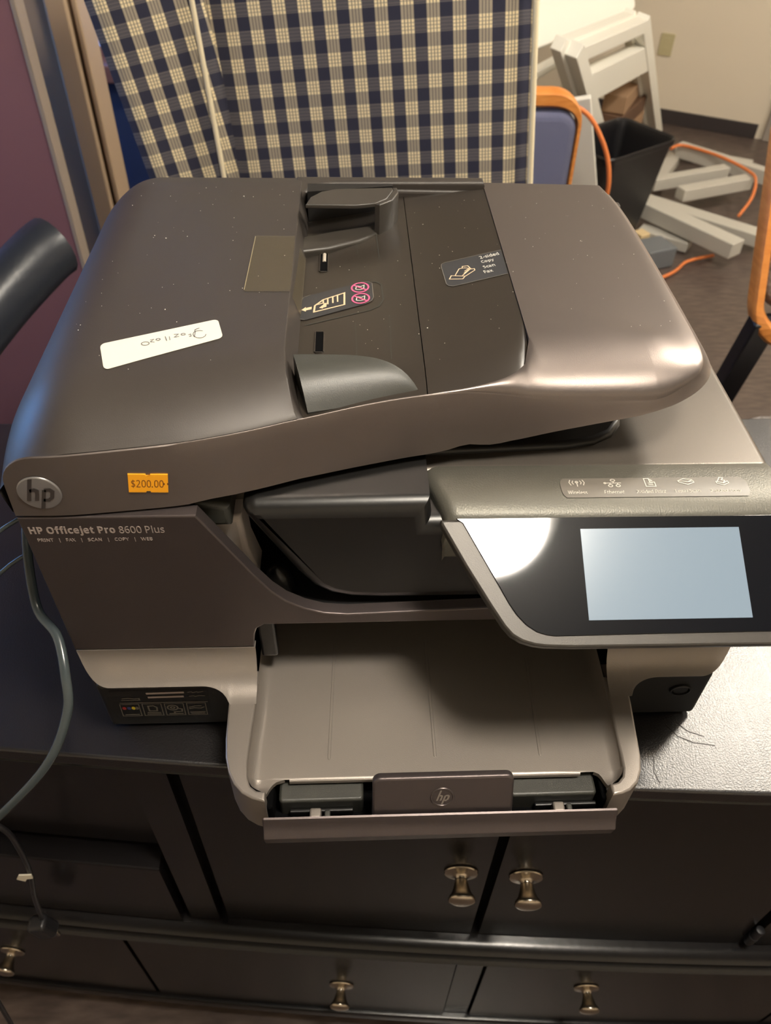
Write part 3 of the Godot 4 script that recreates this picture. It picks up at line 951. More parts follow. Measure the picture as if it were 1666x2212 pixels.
func build_lid(t: Node3D, L: Transform3D) -> void:
	# bronze fascia: stations along the front, corner and right side
	var st := []
	for i in 10:
		st.append(0.0215 * (1.0 - cos(PI / 2 * i / 9.0)))
	for i in 54:
		st.append(lerpf(0.0265, 0.384, i / 53.0))
	var rows := []
	for x in st:
		var z := zb(x)
		var yt := yfas(x)
		var yb := yunder(x)
		var zt := minf(zr(x) - 0.002 - 0.0015 * wl(x), z)
		var r := PackedVector3Array()
		r.append(L * Vector3(x, yb + 0.001, z - 0.03))
		r.append(L * Vector3(x, yb, z - 0.001))
		r.append(L * Vector3(x, yb + 0.0008, z))
		for k in 4:
			r.append(L * Vector3(x, lerpf(yb, yt, (k + 1) / 5.0), lerpf(z, zt, (k + 1) / 5.0)))
		r.append(L * Vector3(x, yt - 0.0006, zt))
		if x <= 0.262:
			r.append(L * Vector3(x, yt, zt - 0.0008))
		else:
			r.append(L * Vector3(x, yt, zt - 0.0004))
		rows.append(r)
	# corner and right side: rim (y 0.24) and crease given, rows of the same count
	var rim := [[0.395, 0.2695, -0.0590], [0.408, 0.2725, -0.0625], [0.4215, 0.2757, -0.0695], [0.4310, 0.2785, -0.0780], [0.4365, 0.2802, -0.0880], [0.4385, 0.2812, -0.1000], [0.4385, 0.2822, -0.1250], [0.4370, 0.2840, -0.2000], [0.4340, 0.2855, -0.3000], [0.4290, 0.2865, -0.3430]]
	var crease := [[0.3925, 0.2776, -0.0613], [0.4015, 0.2792, -0.0636], [0.4115, 0.2830, -0.0680], [0.4190, 0.2858, -0.0725], [0.4245, 0.2882, -0.0775], [0.4285, 0.2908, -0.0890], [0.4290, 0.2930, -0.1150], [0.4275, 0.2945, -0.2000], [0.4240, 0.2952, -0.3000], [0.4180, 0.2955, -0.3430]]
	rim = dense(rim)
	crease = dense(crease)
	var ends := dense([[0.3900, 0.0, -0.1055], [0.3960, 0.0, -0.1060], [0.4020, 0.0, -0.1075], [0.4070, 0.0, -0.1100], [0.4110, 0.0, -0.1140], [0.4140, 0.0, -0.1200], [0.4160, 0.0, -0.1350], [0.4165, 0.0, -0.2050], [0.4130, 0.0, -0.3020], [0.4080, 0.0, -0.3430]])
	for i in rim.size():
		var b := Vector3(rim[i][0], rim[i][1], rim[i][2])
		var c := Vector3(crease[i][0], crease[i][1], crease[i][2])
		var inn := (Vector3(0.33, 0.275, -0.22) - b).normalized() * 0.03
		var r := PackedVector3Array()
		r.append(L * (b + inn))
		r.append(L * (b + Vector3(0, 0, 0) + inn * 0.03))
		r.append(L * (b + Vector3(0, 0.0008, 0)))
		for k in 4:
			r.append(L * b.lerp(c, (k + 1) / 5.0))
		r.append(L * b.lerp(c, 0.97))
		r.append(L * c)
		rows.append(r)
	var m := MB.new()
	m.grid(rows)
	m.face_up(Vector3(0.3, 0.2, 1))
	var shell := m
	# bronze plate: from the fascia's top line / crease inward to the tray edge
	var outer := []
	var inner := []
	for x in st:
		if x >= 0.168:
			outer.append(Vector3(x, yfas(x), zr(x) - 0.0020 - 0.0015 * wl(x) - (0.0008 if x <= 0.262 else 0.0004)))
	for c in crease:
		outer.append(Vector3(c[0], c[1], c[2]))
	var n := outer.size()
	var far := 0
	for i in n:
		var p: Vector3 = outer[i]
		if p.x < 0.3115 and i < n - crease.size():
			inner.append(Vector2(p.x, tray_front(p.x)))
			far = i
	for i in range(far + 1, n):
		var u := float(i - far) / (n - 1 - far)
		inner.append(Vector2(0.3155, lerpf(-0.100, -0.345, u * u * 0.75 + u * 0.25)))
	rows = []
	for i in n:
		var p: Vector3 = outer[i]
		var q: Vector2 = inner[i]
		var yt := ylid(p.x, p.z)
		var e: Vector2
		var cj := i - (n - crease.size())
		if i <= far:
			e = q
			yt = ytray(q.x, q.y) + 0.0008
		elif cj >= 0:
			e = Vector2(ends[cj][0], ends[cj][2])
		else:
			var fr := smoothstep(0.0, 1.0, minf(1.0, float(i - far) / 13.0))
			e = (Vector2(p.x, p.z) + Vector2(0.0, -0.046)).lerp(q, 0.9 * (1.0 - fr))
		var r := PackedVector3Array()
		for k in 15:
			var f := PI / 2.0 * k / 14.0
			var w := Vector2(p.x, p.z).lerp(e, 1.0 - cos(f))
			r.append(L * Vector3(w.x, lerpf(p.y, yt, sin(f)), w.y))
		for k in range(1, 13):
			var w := e.lerp(q, k / 12.0)
			r.append(L * Vector3(w.x, lerpf(yt, ylid(0.3155, q.y) if i > far else yt, k / 12.0), w.y))
		r.append(r[r.size() - 1] - Vector3(0, 0.0035, 0))
		rows.append(r)
	m = MB.new()
	m.grid(rows)
	m.face_up(Vector3.UP)
	m.add(shell)
	var fas := part(t, "lid_shell", m, M.shell, 47.0)
	# back of the lid
	part(t, "lid_back", pbox(Vector3(0.003, 0.238, -0.347), Vector3(0.440, 0.280, -0.338), 0.002).moved(L), M.cover)
	# black feeder cover
	rows = []
	var nx := 40
	var nz := 60
	for j in nz + 1:
		var v := float(j) / nz
		v = v * v * 0.7 + v * 0.3
		var r := PackedVector3Array()
		for i in nx + 1:
			var u := float(i) / nx
			u = u * u * 0.5 + u * 0.5
			var x := lerpf(-0.004, 0.165, u)
			var z := lerpf(zr(maxf(x, 0.0)) - 0.0032, -0.346, v)
			x = lerpf(-0.004, xedge(z), u)
			z = lerpf(zr(maxf(x, 0.0)) - 0.0032, -0.346, v)
			var y := ycov(x, z)
			if v == 0.0:
				y = minf(y, yfas(maxf(x, 0.0)) + 0.0002)
			if i == 0 and r.is_empty():
				# left wall, bulging a little
				r.append(L * Vector3(0.002, 0.2405, z))
				r.append(L * Vector3(-0.0025, 0.2415, z))
				r.append(L * Vector3(-0.0048, 0.255, z))
				r.append(L * Vector3(-0.0050, lerpf(0.262, y - 0.004, 0.6), z))
			r.append(L * Vector3(x, y, z))
		var e := xedge(lerpf(zr(0.165) - 0.0032, -0.346, v))
		var zz: float = (r[r.size() - 1] - L.origin).z
		var yy: float = (r[r.size() - 1] - L.origin).y
		r.append(L * Vector3(e + 0.0008, yy - 0.0010, zz))
		r.append(L * Vector3(e + 0.0065, ytray(e + 0.0065, zz) - 0.001, zz))
		rows.append(r)
	var cap := PackedVector3Array()
	for p in rows[0]:
		cap.append(Vector3(p.x, minf(p.y, TOP + 0.2405), p.z))
	m = MB.new()
	m.grid(rows)
	var cl := PackedVector3Array()
	for p in rows[nz]:
		cl.append(Vector3(p.x, TOP + 0.238, p.z))
	m.grid([rows[nz], cl])
	var fl := PackedVector3Array()
	for p in rows[0]:
		fl.append(Vector3(p.x, minf(p.y, TOP + 0.262), p.z - 0.006))
	m.grid([fl, rows[0]])
	m.face_up(Vector3.UP)
	var cover := part(t, "feeder_cover", m, M.cover, 45.0)
	# black paper tray: left floor with feed slots, right half beyond the joint
	var halves := [[0.1575, 0.2462, 18], [0.2468, 0.3152, 14]]
	var tray_floor: MeshInstance3D
	for h in 2:
		rows = []
		for i in halves[h][2] + 1:
			var x := lerpf(halves[h][0], halves[h][1], float(i) / halves[h][2])
			var r := PackedVector3Array()
			var z1 := tray_front(x)
			for k in 25:
				var z := lerpf(z1, -0.333, k / 24.0)
				if k == 0:
					r.append(L * Vector3(x, ytray(x, z) - 0.004, z))
				r.append(L * Vector3(x, ytray(x, z), z))
			rows.append(r)
		m = MB.new()
		m.grid(rows)
		var edge := []
		for s in [0, rows.size() - 1]:
			var low := PackedVector3Array()
			for p in rows[s]:
				low.append(p - Vector3(0, 0.004, 0))
			m.grid([rows[s], low])
		m.face_up(Vector3.UP)
		var pt := part(t, "feeder_tray", m, M.tray_black, 40.0)
		if h == 0:
			tray_floor = pt
		else:
			var lay2 := func(q: Vector2) -> Vector3: return L * Vector3(q.x * 0.001, ytray(q.x * 0.001, q.y * 0.001) + 0.0005, q.y * 0.001)
			var lay1 := func(q: Vector2) -> Vector3: return L * Vector3(q.x * 0.001, ytray(q.x * 0.001, q.y * 0.001) + 0.00025, q.y * 0.001)
			part(pt, "function_label", patch(P2([271, -211, 314.6, -223.5, 314.6, -187.8, 274, -176.2, 270.6, -177.4, 269.2, -180.5, 267.6, -207.6]), lay1, Vector3.UP), M.label_dark)
			part(pt, "label_edge", strokes([[314.6, -223.5, 271, -211.5, 268.4, -209.5, 267.7, -206, 269.2, -180.5, 270.6, -177.4, 274, -176.2, 314.6, -187.6]], 0.5, lay2, Vector3.UP), M.label_clear)
			part(pt, "icon", strokes([[272, -186.5, 281.6, -185.2, 283.6, -188.8, 273.8, -191.2, 272, -186.5], [276.6, -191, 280.4, -200.2, 284.6, -201, 289, -199.2, 281.8, -190], [283.4, -188.4, 291.6, -196.4, 291.4, -198.6, 287.6, -198.2, 283.2, -193], [282.6, -200.6, 283.2, -203.4, 287.2, -203.6, 288.4, -200.4, 284, -196]], 0.7, lay2, Vector3.UP), M.print_gold)
			var uu := (Vector3(46.0, ytray(0.314, -0.222) * 1000.0 - ytray(0.268, -0.21) * 1000.0, -12.4)).normalized()
			var nn := Vector3(-0.1, 1, 0).normalized()
			nn = (nn - uu * nn.dot(uu)).normalized()
			var tb := Basis(uu, nn.cross(uu), nn)
			var k := 0
			for w in [["2-sided", 0.0152, 0.0042, 0.3045, -0.2165], ["Copy", 0.0098, 0.0044, 0.3025, -0.2085], ["Scan", 0.0090, 0.0036, 0.3025, -0.2010], ["Fax", 0.0066, 0.0038, 0.3010, -0.1935]]:
				words(pt, "lettering", w[0], w[1], w[2], L * Transform3D(tb, Vector3(w[3], ytray(w[3], w[4]) + 0.0004, w[4])), M.print_white)
	# back wall of the tray recess
	part(t, "recess_wall", prism(P2([0.166, 0.2760, 0.3135, 0.2760, 0.3135, 0.2945, 0.200, 0.2965, 0.182, 0.2955, 0.170, 0.2905]), -0.345, -0.332, 0.003, 0, L), M.cover)
	part(t, "rear_rim", prism(plan([0.155, -0.346, 0.3158, -0.346, 0.3158, -0.3345, 0.190, -0.3335, 0.178, -0.331, 0.169, -0.324, 0.1635, -0.311, 0.1585, -0.30, 0.155, -0.30]), 0.286, 0.3015, 0.003, 0, L * up_at()), M.cover)
	# feed slots
	for s in [[0.1772, 0.1826, -0.254, -0.214, true], [0.1762, 0.1812, -0.131, -0.107, false]]:
		var fr := MB.new()
		var yy := ytray((s[0] + s[1]) / 2, (s[2] + s[3]) / 2)
		for q in [[s[0] - 0.0009, s[0], s[2], s[3]], [s[1], s[1] + 0.0009, s[2], s[3]], [s[0], s[1], s[2] - 0.0009, s[2]], [s[0], s[1], s[3], s[3] + 0.0009]]:
			fr.add(pbox(Vector3(q[0], yy - 0.002, q[2]), Vector3(q[1], yy + 0.0008, q[3]), 0.0003))
		part(tray_floor, "slot_frame", fr.moved(L), M.tray_black)
		part(tray_floor, "feed_slot", pbox(Vector3(s[0], yy - 0.002, s[2]), Vector3(s[1], yy + 0.0003, s[3]), 0.0).moved(L), M.deep)
		if s[4]:
			part(tray_floor, "feed_roller", tube(PackedVector3Array([L * Vector3(0.1802, yy - 0.0005, -0.250), L * Vector3(0.1802, yy - 0.0005, -0.229)]), 0.0016, 10), M.roller)
	# ribs and the raised pad with the loading label
	var lay := func(q: Vector2) -> Vector3: return L * Vector3(q.x * 0.001, ytray(q.x * 0.001, q.y * 0.001) + 0.0008, q.y * 0.001)
	var layb := func(q: Vector2) -> Vector3: return L * Vector3(q.x * 0.001, ytray(q.x * 0.001, q.y * 0.001) + 0.0003, q.y * 0.001)
	var layc := func(q: Vector2) -> Vector3: return L * Vector3(q.x * 0.001, ytray(q.x * 0.001, q.y * 0.001) + 0.0006, q.y * 0.001)
	for rb in [[220.5, -285, 222.4, -225], [203.2, -139, 203.6, -98], [227, -146, 225.8, -92], [205, -262, 206, -235]]:
		part(tray_floor, "rib", strokes([rb], 0.7, layb, Vector3.UP), M.guide)
	part(tray_floor, "pad_edge", strokes([[213, -193.5, 219, -192, 222.6, -187.5, 223.3, -166, 220, -158, 213, -153.8, 168, -141.0]], 1.1, layb, Vector3.UP), M.guide)
	part(tray_floor, "loading_label", patch(P2([164.6, -172.5, 166, -177.6, 171, -180.4, 208, -192.4, 213, -192.3, 215.8, -189.6, 216.4, -170, 215, -165.3, 210, -161.8, 168, -147.2, 164.6, -148.8, 163.4, -152.8]), layc, Vector3.UP), M.label_dark)
	part(tray_floor, "label_edge", strokes([[171, -180.4, 166, -177.6, 164.6, -172.5, 163.4, -152.8, 164.6, -148.8, 168, -147.4]], 0.5, lay, Vector3.UP), M.label_clear)
	part(tray_floor, "label_edge", strokes([[208, -192.4, 213, -192.3, 215.8, -189.6, 216.4, -170, 215, -165.3, 210, -161.8]], 0.5, lay, Vector3.UP), M.label_clear)
	part(tray_floor, "icon", strokes([[174.2, -157.8, 174.6, -165.0, 180.5, -172.2, 195.6, -179.2, 195.6, -163.2, 174.2, -156.6, 174.2, -158.2]], 1.3, lay, Vector3.UP), M.print_gold)
	part(tray_floor, "icon", strokes([[183.6, -173.5, 183.8, -165.5], [187.2, -175, 187.4, -166.6], [190.6, -176.2, 190.8, -167.6], [180.3, -172.0, 180.6, -167.8, 176, -166]], 1.1, lay, Vector3.UP), M.print_gold)
	part(tray_floor, "icon", patch(P2([177.6, -161.6, 180.6, -165.4, 180.6, -167.0, 183.0, -167.6, 182.8, -162.0, 180.4, -161.4, 180.4, -160.2]), lay, Vector3.UP), M.print_gold)
	part(tray_floor, "icon", patch(P2([165.3, -160.6, 168.2, -164.4, 168.2, -162.8, 172.4, -164.0, 172.4, -160.6, 168.4, -159.6, 168.4, -158.0]), lay, Vector3.UP), M.print_gold)
	for cz in [[207.0, -184.8], [207.2, -169.6]]:
		var cx: float = cz[0]
		var cy: float = cz[1]
		part(tray_floor, "icon", strokes([[cx - 3.2, cy + 2.0, cx - 2.6, cy - 2.8, cx + 0.6, cy - 1.4, cx + 3.0, cy - 3.2, cx + 2.6, cy + 2.2, cx, cy + 2.8, cx - 3.0, cy + 2.2]], 0.7, lay, Vector3.UP), M.print_white)
		part(tray_floor, "icon", strokes([ring2(cx, cy, 6.1, 6.6, 22), [cx - 4.6, cy - 4.0, cx + 4.6, cy + 4.2]], 1.2, func(q: Vector2) -> Vector3: return lay.call(q) + Vector3(0, 0.0001, 0), Vector3.UP), M.print_pink)
	# paper width guides
	rows = []
	for i in 21:
		var u := i / 20.0
		var b := Vector3(lerpf(0.1640, 0.2425, u), 0.3010 - 0.0155 * pow(u, 8.0), -0.0785 + 0.0200 * pow(u, 4.0))
		var f := Vector3(lerpf(0.1735, 0.2428, u), 0.2845, lerpf(-0.0415, -0.0580, u))
		var r := PackedVector3Array()
		r.append(L * Vector3(b.x, 0.279, b.z - 0.0005))
		r.append(L * (b - Vector3(0, 0.0010, 0.0004)))
		for k in 11:
			var s := k / 10.0
			r.append(L * (b.lerp(f, s) + Vector3(0, 0.0062 * sin(PI * s) * (1.0 - u * u), 0.0022 * sin(PI * s) * (1.0 - u))))
		r.append(L * (f - Vector3(0, 0.004, 0.001)))
		rows.append(r)
	m = MB.new()
	m.grid(rows)
	m.fan(rows[0])
	m.face_up(Vector3(0, 1, 0.4))
	part(t, "width_guide", m, M.guide, 50.0)
	var bg := part(t, "width_guide", prism(plan([0.1660, -0.2665, 0.1695, -0.2800, 0.178, -0.2905, 0.190, -0.2955, 0.2345, -0.2985, 0.2355, -0.2935, 0.2295, -0.2775, 0.2200, -0.2690, 0.205, -0.2655]), 0.3085, 0.3120, 0.001, 0.001, L * up_at()), M.feeder_guide)
	part(bg, "guide_wall", prism(plan([0.2200, -0.2690, 0.2295, -0.2775, 0.2355, -0.2935, 0.2345, -0.2985, 0.2385, -0.2990, 0.2395, -0.290, 0.234, -0.2755, 0.2235, -0.2665]), 0.284, 0.3118, 0.001, 0, L * up_at()), M.feeder_guide)
	part(bg, "guide_tongue", prism(plan([0.1600, -0.2370, 0.1600, -0.2600, 0.187, -0.2715, 0.222, -0.284, 0.2335, -0.284, 0.2255, -0.2700, 0.208, -0.2545, 0.184, -0.2425]), 0.280, 0.2885, 0.0025, 0, L * up_at()), M.feeder_guide)
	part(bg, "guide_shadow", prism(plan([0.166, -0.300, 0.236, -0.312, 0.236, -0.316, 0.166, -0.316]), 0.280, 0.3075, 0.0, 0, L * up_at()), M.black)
	# things stuck on the lid
	var lc := func(q: Vector2) -> Vector3: return L * Vector3(q.x * 0.001, ycov(q.x * 0.001, q.y * 0.001) + 0.0004, q.y * 0.001)
	var q00 := Vector2(45.3, -86.0); var q10 := Vector2(114.3, -114.6); var q11 := Vector2(120.0, -93.0); var q01 := Vector2(53.5, -58.8)
	var lr := []
	var loop := rrect(1.0, 1.0, 0.09, 4)
	rows = []
	var us := [0.0, 0.004, 0.01, 0.02, 0.032, 0.045]
	for i in 20:
		us.append(0.045 + 0.91 * (i + 1) / 20.0)
	us.append_array([0.968, 0.98, 0.99, 0.996, 1.0])
	for u in us:
		var r := PackedVector3Array()
		var cut := 0.0
		if u < 0.045: cut = 0.15 * (1.0 - sqrt(maxf(0.0, 1.0 - pow(1.0 - u / 0.045, 2))))
		if u > 0.955: cut = 0.15 * (1.0 - sqrt(maxf(0.0, 1.0 - pow((u - 0.955) / 0.045, 2))))
		for k in 9:
			var v := lerpf(cut, 1.0 - cut, k / 8.0)
			r.append(lc.call(q00.lerp(q10, u).lerp(q01.lerp(q11, u), v)))
		rows.append(r)
	m = MB.new()
	m.grid(rows)
	m.face_up(Vector3.UP)
	var ws := part(cover, "paper_label", m, M.sticker, 60.0, "white paper label with upside-down handwriting")
	var lw := func(q: Vector2) -> Vector3: return lc.call(q) + Vector3(0, 0.0003, 0)
	part(ws, "handwriting", strokes([[109.0, -96.5, 108.7, -94.3, 107.4, -92.8, 105.4, -92.2, 103.4, -92.8, 101.7, -94.4, 100.9, -96.5, 101.1, -98.6, 102.4, -100.2, 104.4, -100.8, 106.5, -100.2], [102.1, -93.4, 102.1, -97.9, 101.4, -101.7, 104.0, -103.7], [98.2, -96.0, 99.4, -96.8, 100.0, -94.3, 98.8, -94.0], ring2(94.8, -96.5, 1.35, 1.0, 10), [89.1, -96.3, 91.9, -96.8, 89.8, -93.4, 92.7, -94.0], [84.0, -94.0, 85.8, -89.1], [86.6, -94.0, 87.6, -90.0], ring2(80.2, -90.7, 1.3, 1.1, 10), [75.4, -90.1, 77.5, -90.9, 75.9, -88.2, 78.6, -87.7], ring2(73.1, -86.2, 2.4, 1.9, 12)], 0.45, lw, Vector3.UP), M.ink)
	# brown tape folded over the cover's edge
	rows = []
	for i in 13:
		var u := i / 12.0
		var r := PackedVector3Array()
		for k in 9:
			var z := lerpf(-229.9, -149.0, k / 8.0)
			var x0 := lerpf(129.7, 128.0, k / 8.0)
			r.append(lc.call(Vector2(lerpf(x0, 158.8, u), z)) + Vector3(0, 0.0002, 0))
		rows.append(r)
	var r2 := PackedVector3Array()
	for k in 9:
		var z := lerpf(-229.9, -149.0, k / 8.0) * 0.001
		r2.append(L * Vector3(xedge(z) + 0.0068, 0.2845, z))
	rows.append(r2)
	m = MB.new()
	m.grid(rows)
	m.face_up(Vector3(0.3, 1, 0))
	var tp := part(cover, "tape", m, M.tape, 60.0, "piece of brown translucent tape")
	part(cover, "tape_edge", strokes([[129.7, -229.0, 128.0, -151.0]], 0.6, func(q: Vector2) -> Vector3: return lc.call(q) + Vector3(0, 0.0003, 0), Vector3.UP), M.tape_edge)
	# orange price sticker and round emblem on the fascia
	var px := 0.0803
	var zm := lerpf(zb(px), zr(px) - 0.002, 0.42)
	var ang := atan2(lerpf(zb(px + 0.01) - zb(px - 0.01), zr(px + 0.01) - zr(px - 0.01), 0.42), 0.02)
	var fb := Basis(Vector3.UP, -ang) * Basis(Vector3.RIGHT, -atan2(zb(px) - zr(px) + 0.002, 0.045)) * Basis(Vector3.BACK, deg_to_rad(-8.0))
	var pt0 := L * Transform3D(fb, Vector3(px, 0.2605, zm + 0.0002))
	var ps := part(fas, "price_sticker", prism(P2([-0.0112, -0.0064, -0.0014, -0.0064, -0.0010, -0.0054, 0.0010, -0.0054, 0.0014, -0.0064, 0.0112, -0.0064, 0.0112, 0.0070, 0.0014, 0.0070, 0.0010, 0.0060, -0.0010, 0.0060, -0.0014, 0.0070, -0.0112, 0.0070]), -0.0008, 0.0005, 0.0002, 0, pt0), M.orange, 38.0, "orange price sticker with a notched edge")
	words(ps, "lettering", "$200.00", 0.0182, 0.0060, pt0 * Transform3D(Basis(), Vector3(-0.0004, 0.0001, 0.0005)), M.orange_ink)
	words(ps, "lettering", "=", 0.0014, 0.003, pt0 * Transform3D(Basis(Vector3.BACK, PI / 2), Vector3(0.0100, 0.0001, 0.0005)), M.orange_ink)
	var lx := 0.0190
	var et := L * Transform3D(Basis(), Vector3(lx, 0.2595, zb(lx) - 0.0009))
	var em := part(fas, "emblem", lathe([[0.0, 0.0012], [0.0118, 0.0011], [0.0124, 0.0007], [0.0126, 0.0], [0.0, 0.0]], 40, et * Transform3D(Basis(Vector3(1, 0, 0), Vector3(0, 0, 1), Vector3(0, -1, 0)), Vector3.ZERO)), M.silver)
	part(em, "emblem_letter", hp_letters(0.0126, et, 0.0014), M.logo_dark)
	# specks of dust
	var rng := RandomNumberGenerator.new()
	rng.seed = 77
	m = MB.new()
	for i in 170:
		var x := rng.randf_range(0.02, 0.42)
		var z := rng.randf_range(-0.33, -0.06)
		var y := ycov(x, z) if x < 0.156 else (ytray(x, z) if x < 0.315 else ylid(x, z))
		if z > zr(x) - (0.02 if x < 0.3 else 0.055) or (x > 0.156 and x < 0.24 and (z > -0.08 or z < -0.235)):
			continue
		var s := rng.randf_range(0.00014, 0.00032) * (1.0 if rng.randf() < 0.9 else 1.6)
		var a := rng.randf() * TAU
		m.add(prism(P2([-s, -s * 0.6, s, -s * 0.5, s * 0.6, s * 0.7, -s * 0.7, s * 0.5]), 0.0, s * 0.7, 0.0, 0, L * Transform3D(Basis(), Vector3(x, y, z)) * up_at() * Transform3D(Basis(Vector3.BACK, a), Vector3.ZERO)))
	var du := part(t, "dust", m, M.dust)
	du.set_meta("kind", "stuff")

func hp_letters(r: float, t: Transform3D, h: float) -> MB:   # slanted h that runs out of the top of the disc and p that runs out of the bottom
	var lay := func(q: Vector2) -> Vector3: return t * Vector3((q.x + q.y * 0.30) * r, q.y * r, h)
	var m := strokes([[-0.44, -0.42, -0.44, 0.93], [-0.44, 0.20, -0.24, 0.26, -0.10, 0.18, -0.08, 0.0, -0.08, -0.42], [0.22, 0.26, 0.22, -0.94], [0.22, 0.24, 0.46, 0.26, 0.60, 0.14, 0.60, -0.22, 0.46, -0.38, 0.22, -0.38]], 0.19, lay, t.basis.z)
	return m

func yhood(z: float) -> float:
	return tab([[-0.056, 0.2290], [-0.050, 0.2306], [-0.040, 0.2316], [-0.030, 0.2318], [-0.022, 0.2312], [-0.014, 0.2294], [-0.008, 0.2262], [-0.004, 0.2205], [-0.003, 0.212]], z)

func build_panel(t: Node3D, L: Transform3D) -> void:
	# pebbled hood behind the panel
	var zs := [-0.056, -0.054, -0.050, -0.045, -0.040, -0.035, -0.030, -0.025, -0.020, -0.016, -0.012, -0.009, -0.006, -0.0045, -0.003]
	var rows := []
	var xs := [[0.2455, 0.020], [0.2470, 0.006], [0.2490, 0.0022], [0.2525, 0.0006], [0.2560, 0.0], [0.33, 0.0], [0.41, 0.0], [0.4775, 0.0], [0.4805, 0.0008], [0.4825, 0.004], [0.4828, 0.02]]
	for x in xs:
		var r := PackedVector3Array()
		for z in zs:
			var sx: float = x[0]
			if sx < 0.3:
				sx += smoothstep(-0.05, 0.0, z) * 0.012
			r.append(L * Vector3(sx, yhood(z) - x[1], z))
		r.append(L * Vector3(x[0] + (0.012 if x[0] < 0.3 else 0.0), 0.195, -0.004))
		rows.append(r)
	var m := MB.new()
	m.grid(rows)
	m.face_up(Vector3.UP)
	var hood := part(t, "panel_hood", m, M.hood, 40.0)
	var lay := func(q: Vector2) -> Vector3: return L * Vector3(q.x * 0.001, yhood(q.y * 0.001) + 0.0004, q.y * 0.001)
	var lay2 := func(q: Vector2) -> Vector3: return L * Vector3(q.x * 0.001, yhood(q.y * 0.001) + 0.0007, q.y * 0.001)
	rows = []
	for k in 9:
		var z := lerpf(-37.5, -20.5, k / 8.0)
		var e := pow(absf(k - 4.0) / 4.0, 4.0) * 2.6
		var r := PackedVector3Array()
		for i in 13:
			r.append(lay.call(Vector2(lerpf(334.0 + e, 457.0 - e, i / 12.0), z)))
		rows.append(r)
	m = MB.new()
	m.grid(rows)
	m.face_up(Vector3.UP)
	var lab := part(hood, "function_label", m, M.label_clear)
	var g: Material = M.print_white
	var c := 345.0
	part(lab, "icon", strokes([[c, -29.5, c, -33.5], [c - 2.2, -31.5, c - 3.0, -33.2, c - 2.2, -35], [c + 2.2, -31.5, c + 3.0, -33.2, c + 2.2, -35], [c - 4, -30.6, c - 5, -33.2, c - 4, -35.8], [c + 4, -30.6, c + 5, -33.2, c + 4, -35.8], ring2(c, -33.6, 0.8, 0.8, 8)], 0.6, lay2, Vector3.UP), g)
	c = 369.0
	part(lab, "icon", strokes([[c - 5.5, -32.4, c + 5, -32.4], [c, -32.4, c, -34], ring2(c, -35, 1.5, 1.1, 8), [c - 2.4, -32.4, c - 2.4, -31], [c + 2.6, -32.4, c + 2.6, -31], ring2(c - 2.4, -30, 1.4, 1.1, 8), ring2(c + 2.6, -30, 1.4, 1.1, 8), ring2(c - 5.6, -32.4, 0.7, 0.6, 6)], 0.6, lay2, Vector3.UP), g)
	c = 393.0
	part(lab, "icon", strokes([[c - 3.2, -29, c - 3.2, -36.4, c, -36.4, c, -33, c + 3.2, -33, c + 3.2, -29, c - 3.2, -29], [c - 1.4, -32, c + 1.8, -32], [c - 1.4, -30.6, c + 1.8, -30.6], [c, -36.2, c + 1.8, -34.4, c, -34]], 0.6, lay2, Vector3.UP), g)
	c = 417.0
	part(lab, "icon", strokes([[c - 5, -34, c - 1, -36, c + 4.6, -35, c + 1.4, -33, c - 5, -34], [c - 5, -34, c - 4.6, -32.6, c + 0.6, -30.4, c + 5.2, -32.4, c + 5, -33.6, c + 1.4, -33]], 0.6, lay2, Vector3.UP), g)
	c = 441.0
	part(lab, "icon", strokes([[c - 4, -31.4, c + 0.2, -29.6, c + 4, -31.6, c + 3.6, -33.4, c + 0.4, -31.4, c - 4, -33, c - 4, -31.4], [c - 3, -33.2, c - 0.6, -37, c + 1.6, -36.4, c, -34.4, c + 2.2, -34, c + 0.6, -31.8]], 0.6, lay2, Vector3.UP), g)
	var hb := Basis(Vector3(1, 0, 0), Vector3(0, 0.30, -0.954).normalized(), Vector3(0, 0.954, 0.30).normalized())
	for w in [["Wireless", 0.0125, 344.0], ["Ethernet", 0.0130, 368.0], ["2-sided Print", 0.0195, 392.0], ["Legal Scan", 0.0165, 416.0], ["2-sided Copy", 0.0205, 441.0]]:
		words(lab, "lettering", w[0], w[1], 0.0030, L * Transform3D(hb, Vector3(w[2] * 0.001, yhood(-0.0245) + 0.0005, -0.0245)), M.print_white)
	# the tilted panel
	var pf := L * Transform3D(Basis(Vector3(1, 0, 0), Vector3(0, 0.472, -0.8816), Vector3(0, 0.8816, 0.472)), Vector3(0.3361, 0.2383, 0.0138))
	var bz := part(t, "panel_bezel", prism(P2([-0.0835, 0.0070, -0.0835, 0.0040, -0.0705, -0.0215, -0.0569, -0.0459, -0.0500, -0.0575, -0.0455, -0.0630, -0.0400, -0.0665, -0.0330, -0.0688, -0.0262, -0.0698, -0.0101, -0.0705, 0.1460, -0.0712, 0.1460, 0.0075]), -0.011, -0.0004, 0.0016, 0.003, pf), M.bezel)
	var gl := part(t, "panel_glass", prism(P2([-0.0745, 0.0074, -0.0706, 0.0045, -0.0556, -0.0253, -0.0460, -0.0447, -0.0420, -0.0512, -0.0370, -0.0570, -0.0310, -0.0612, -0.0255, -0.0630, -0.0204, -0.0638, 0.0339, -0.0634, 0.1400, -0.0630, 0.1400, 0.0074]), -0.0006, 0.0004, 0.0003, 0, pf), M.glass)
	part(gl, "touch_screen", prism(P2([0, 0, 0.097, 0, 0.097, -0.0550, 0, -0.0550]), 0.0002, 0.0006, 0.0, 0, pf), M.screen, 38.0, "lit blue-grey touch screen")
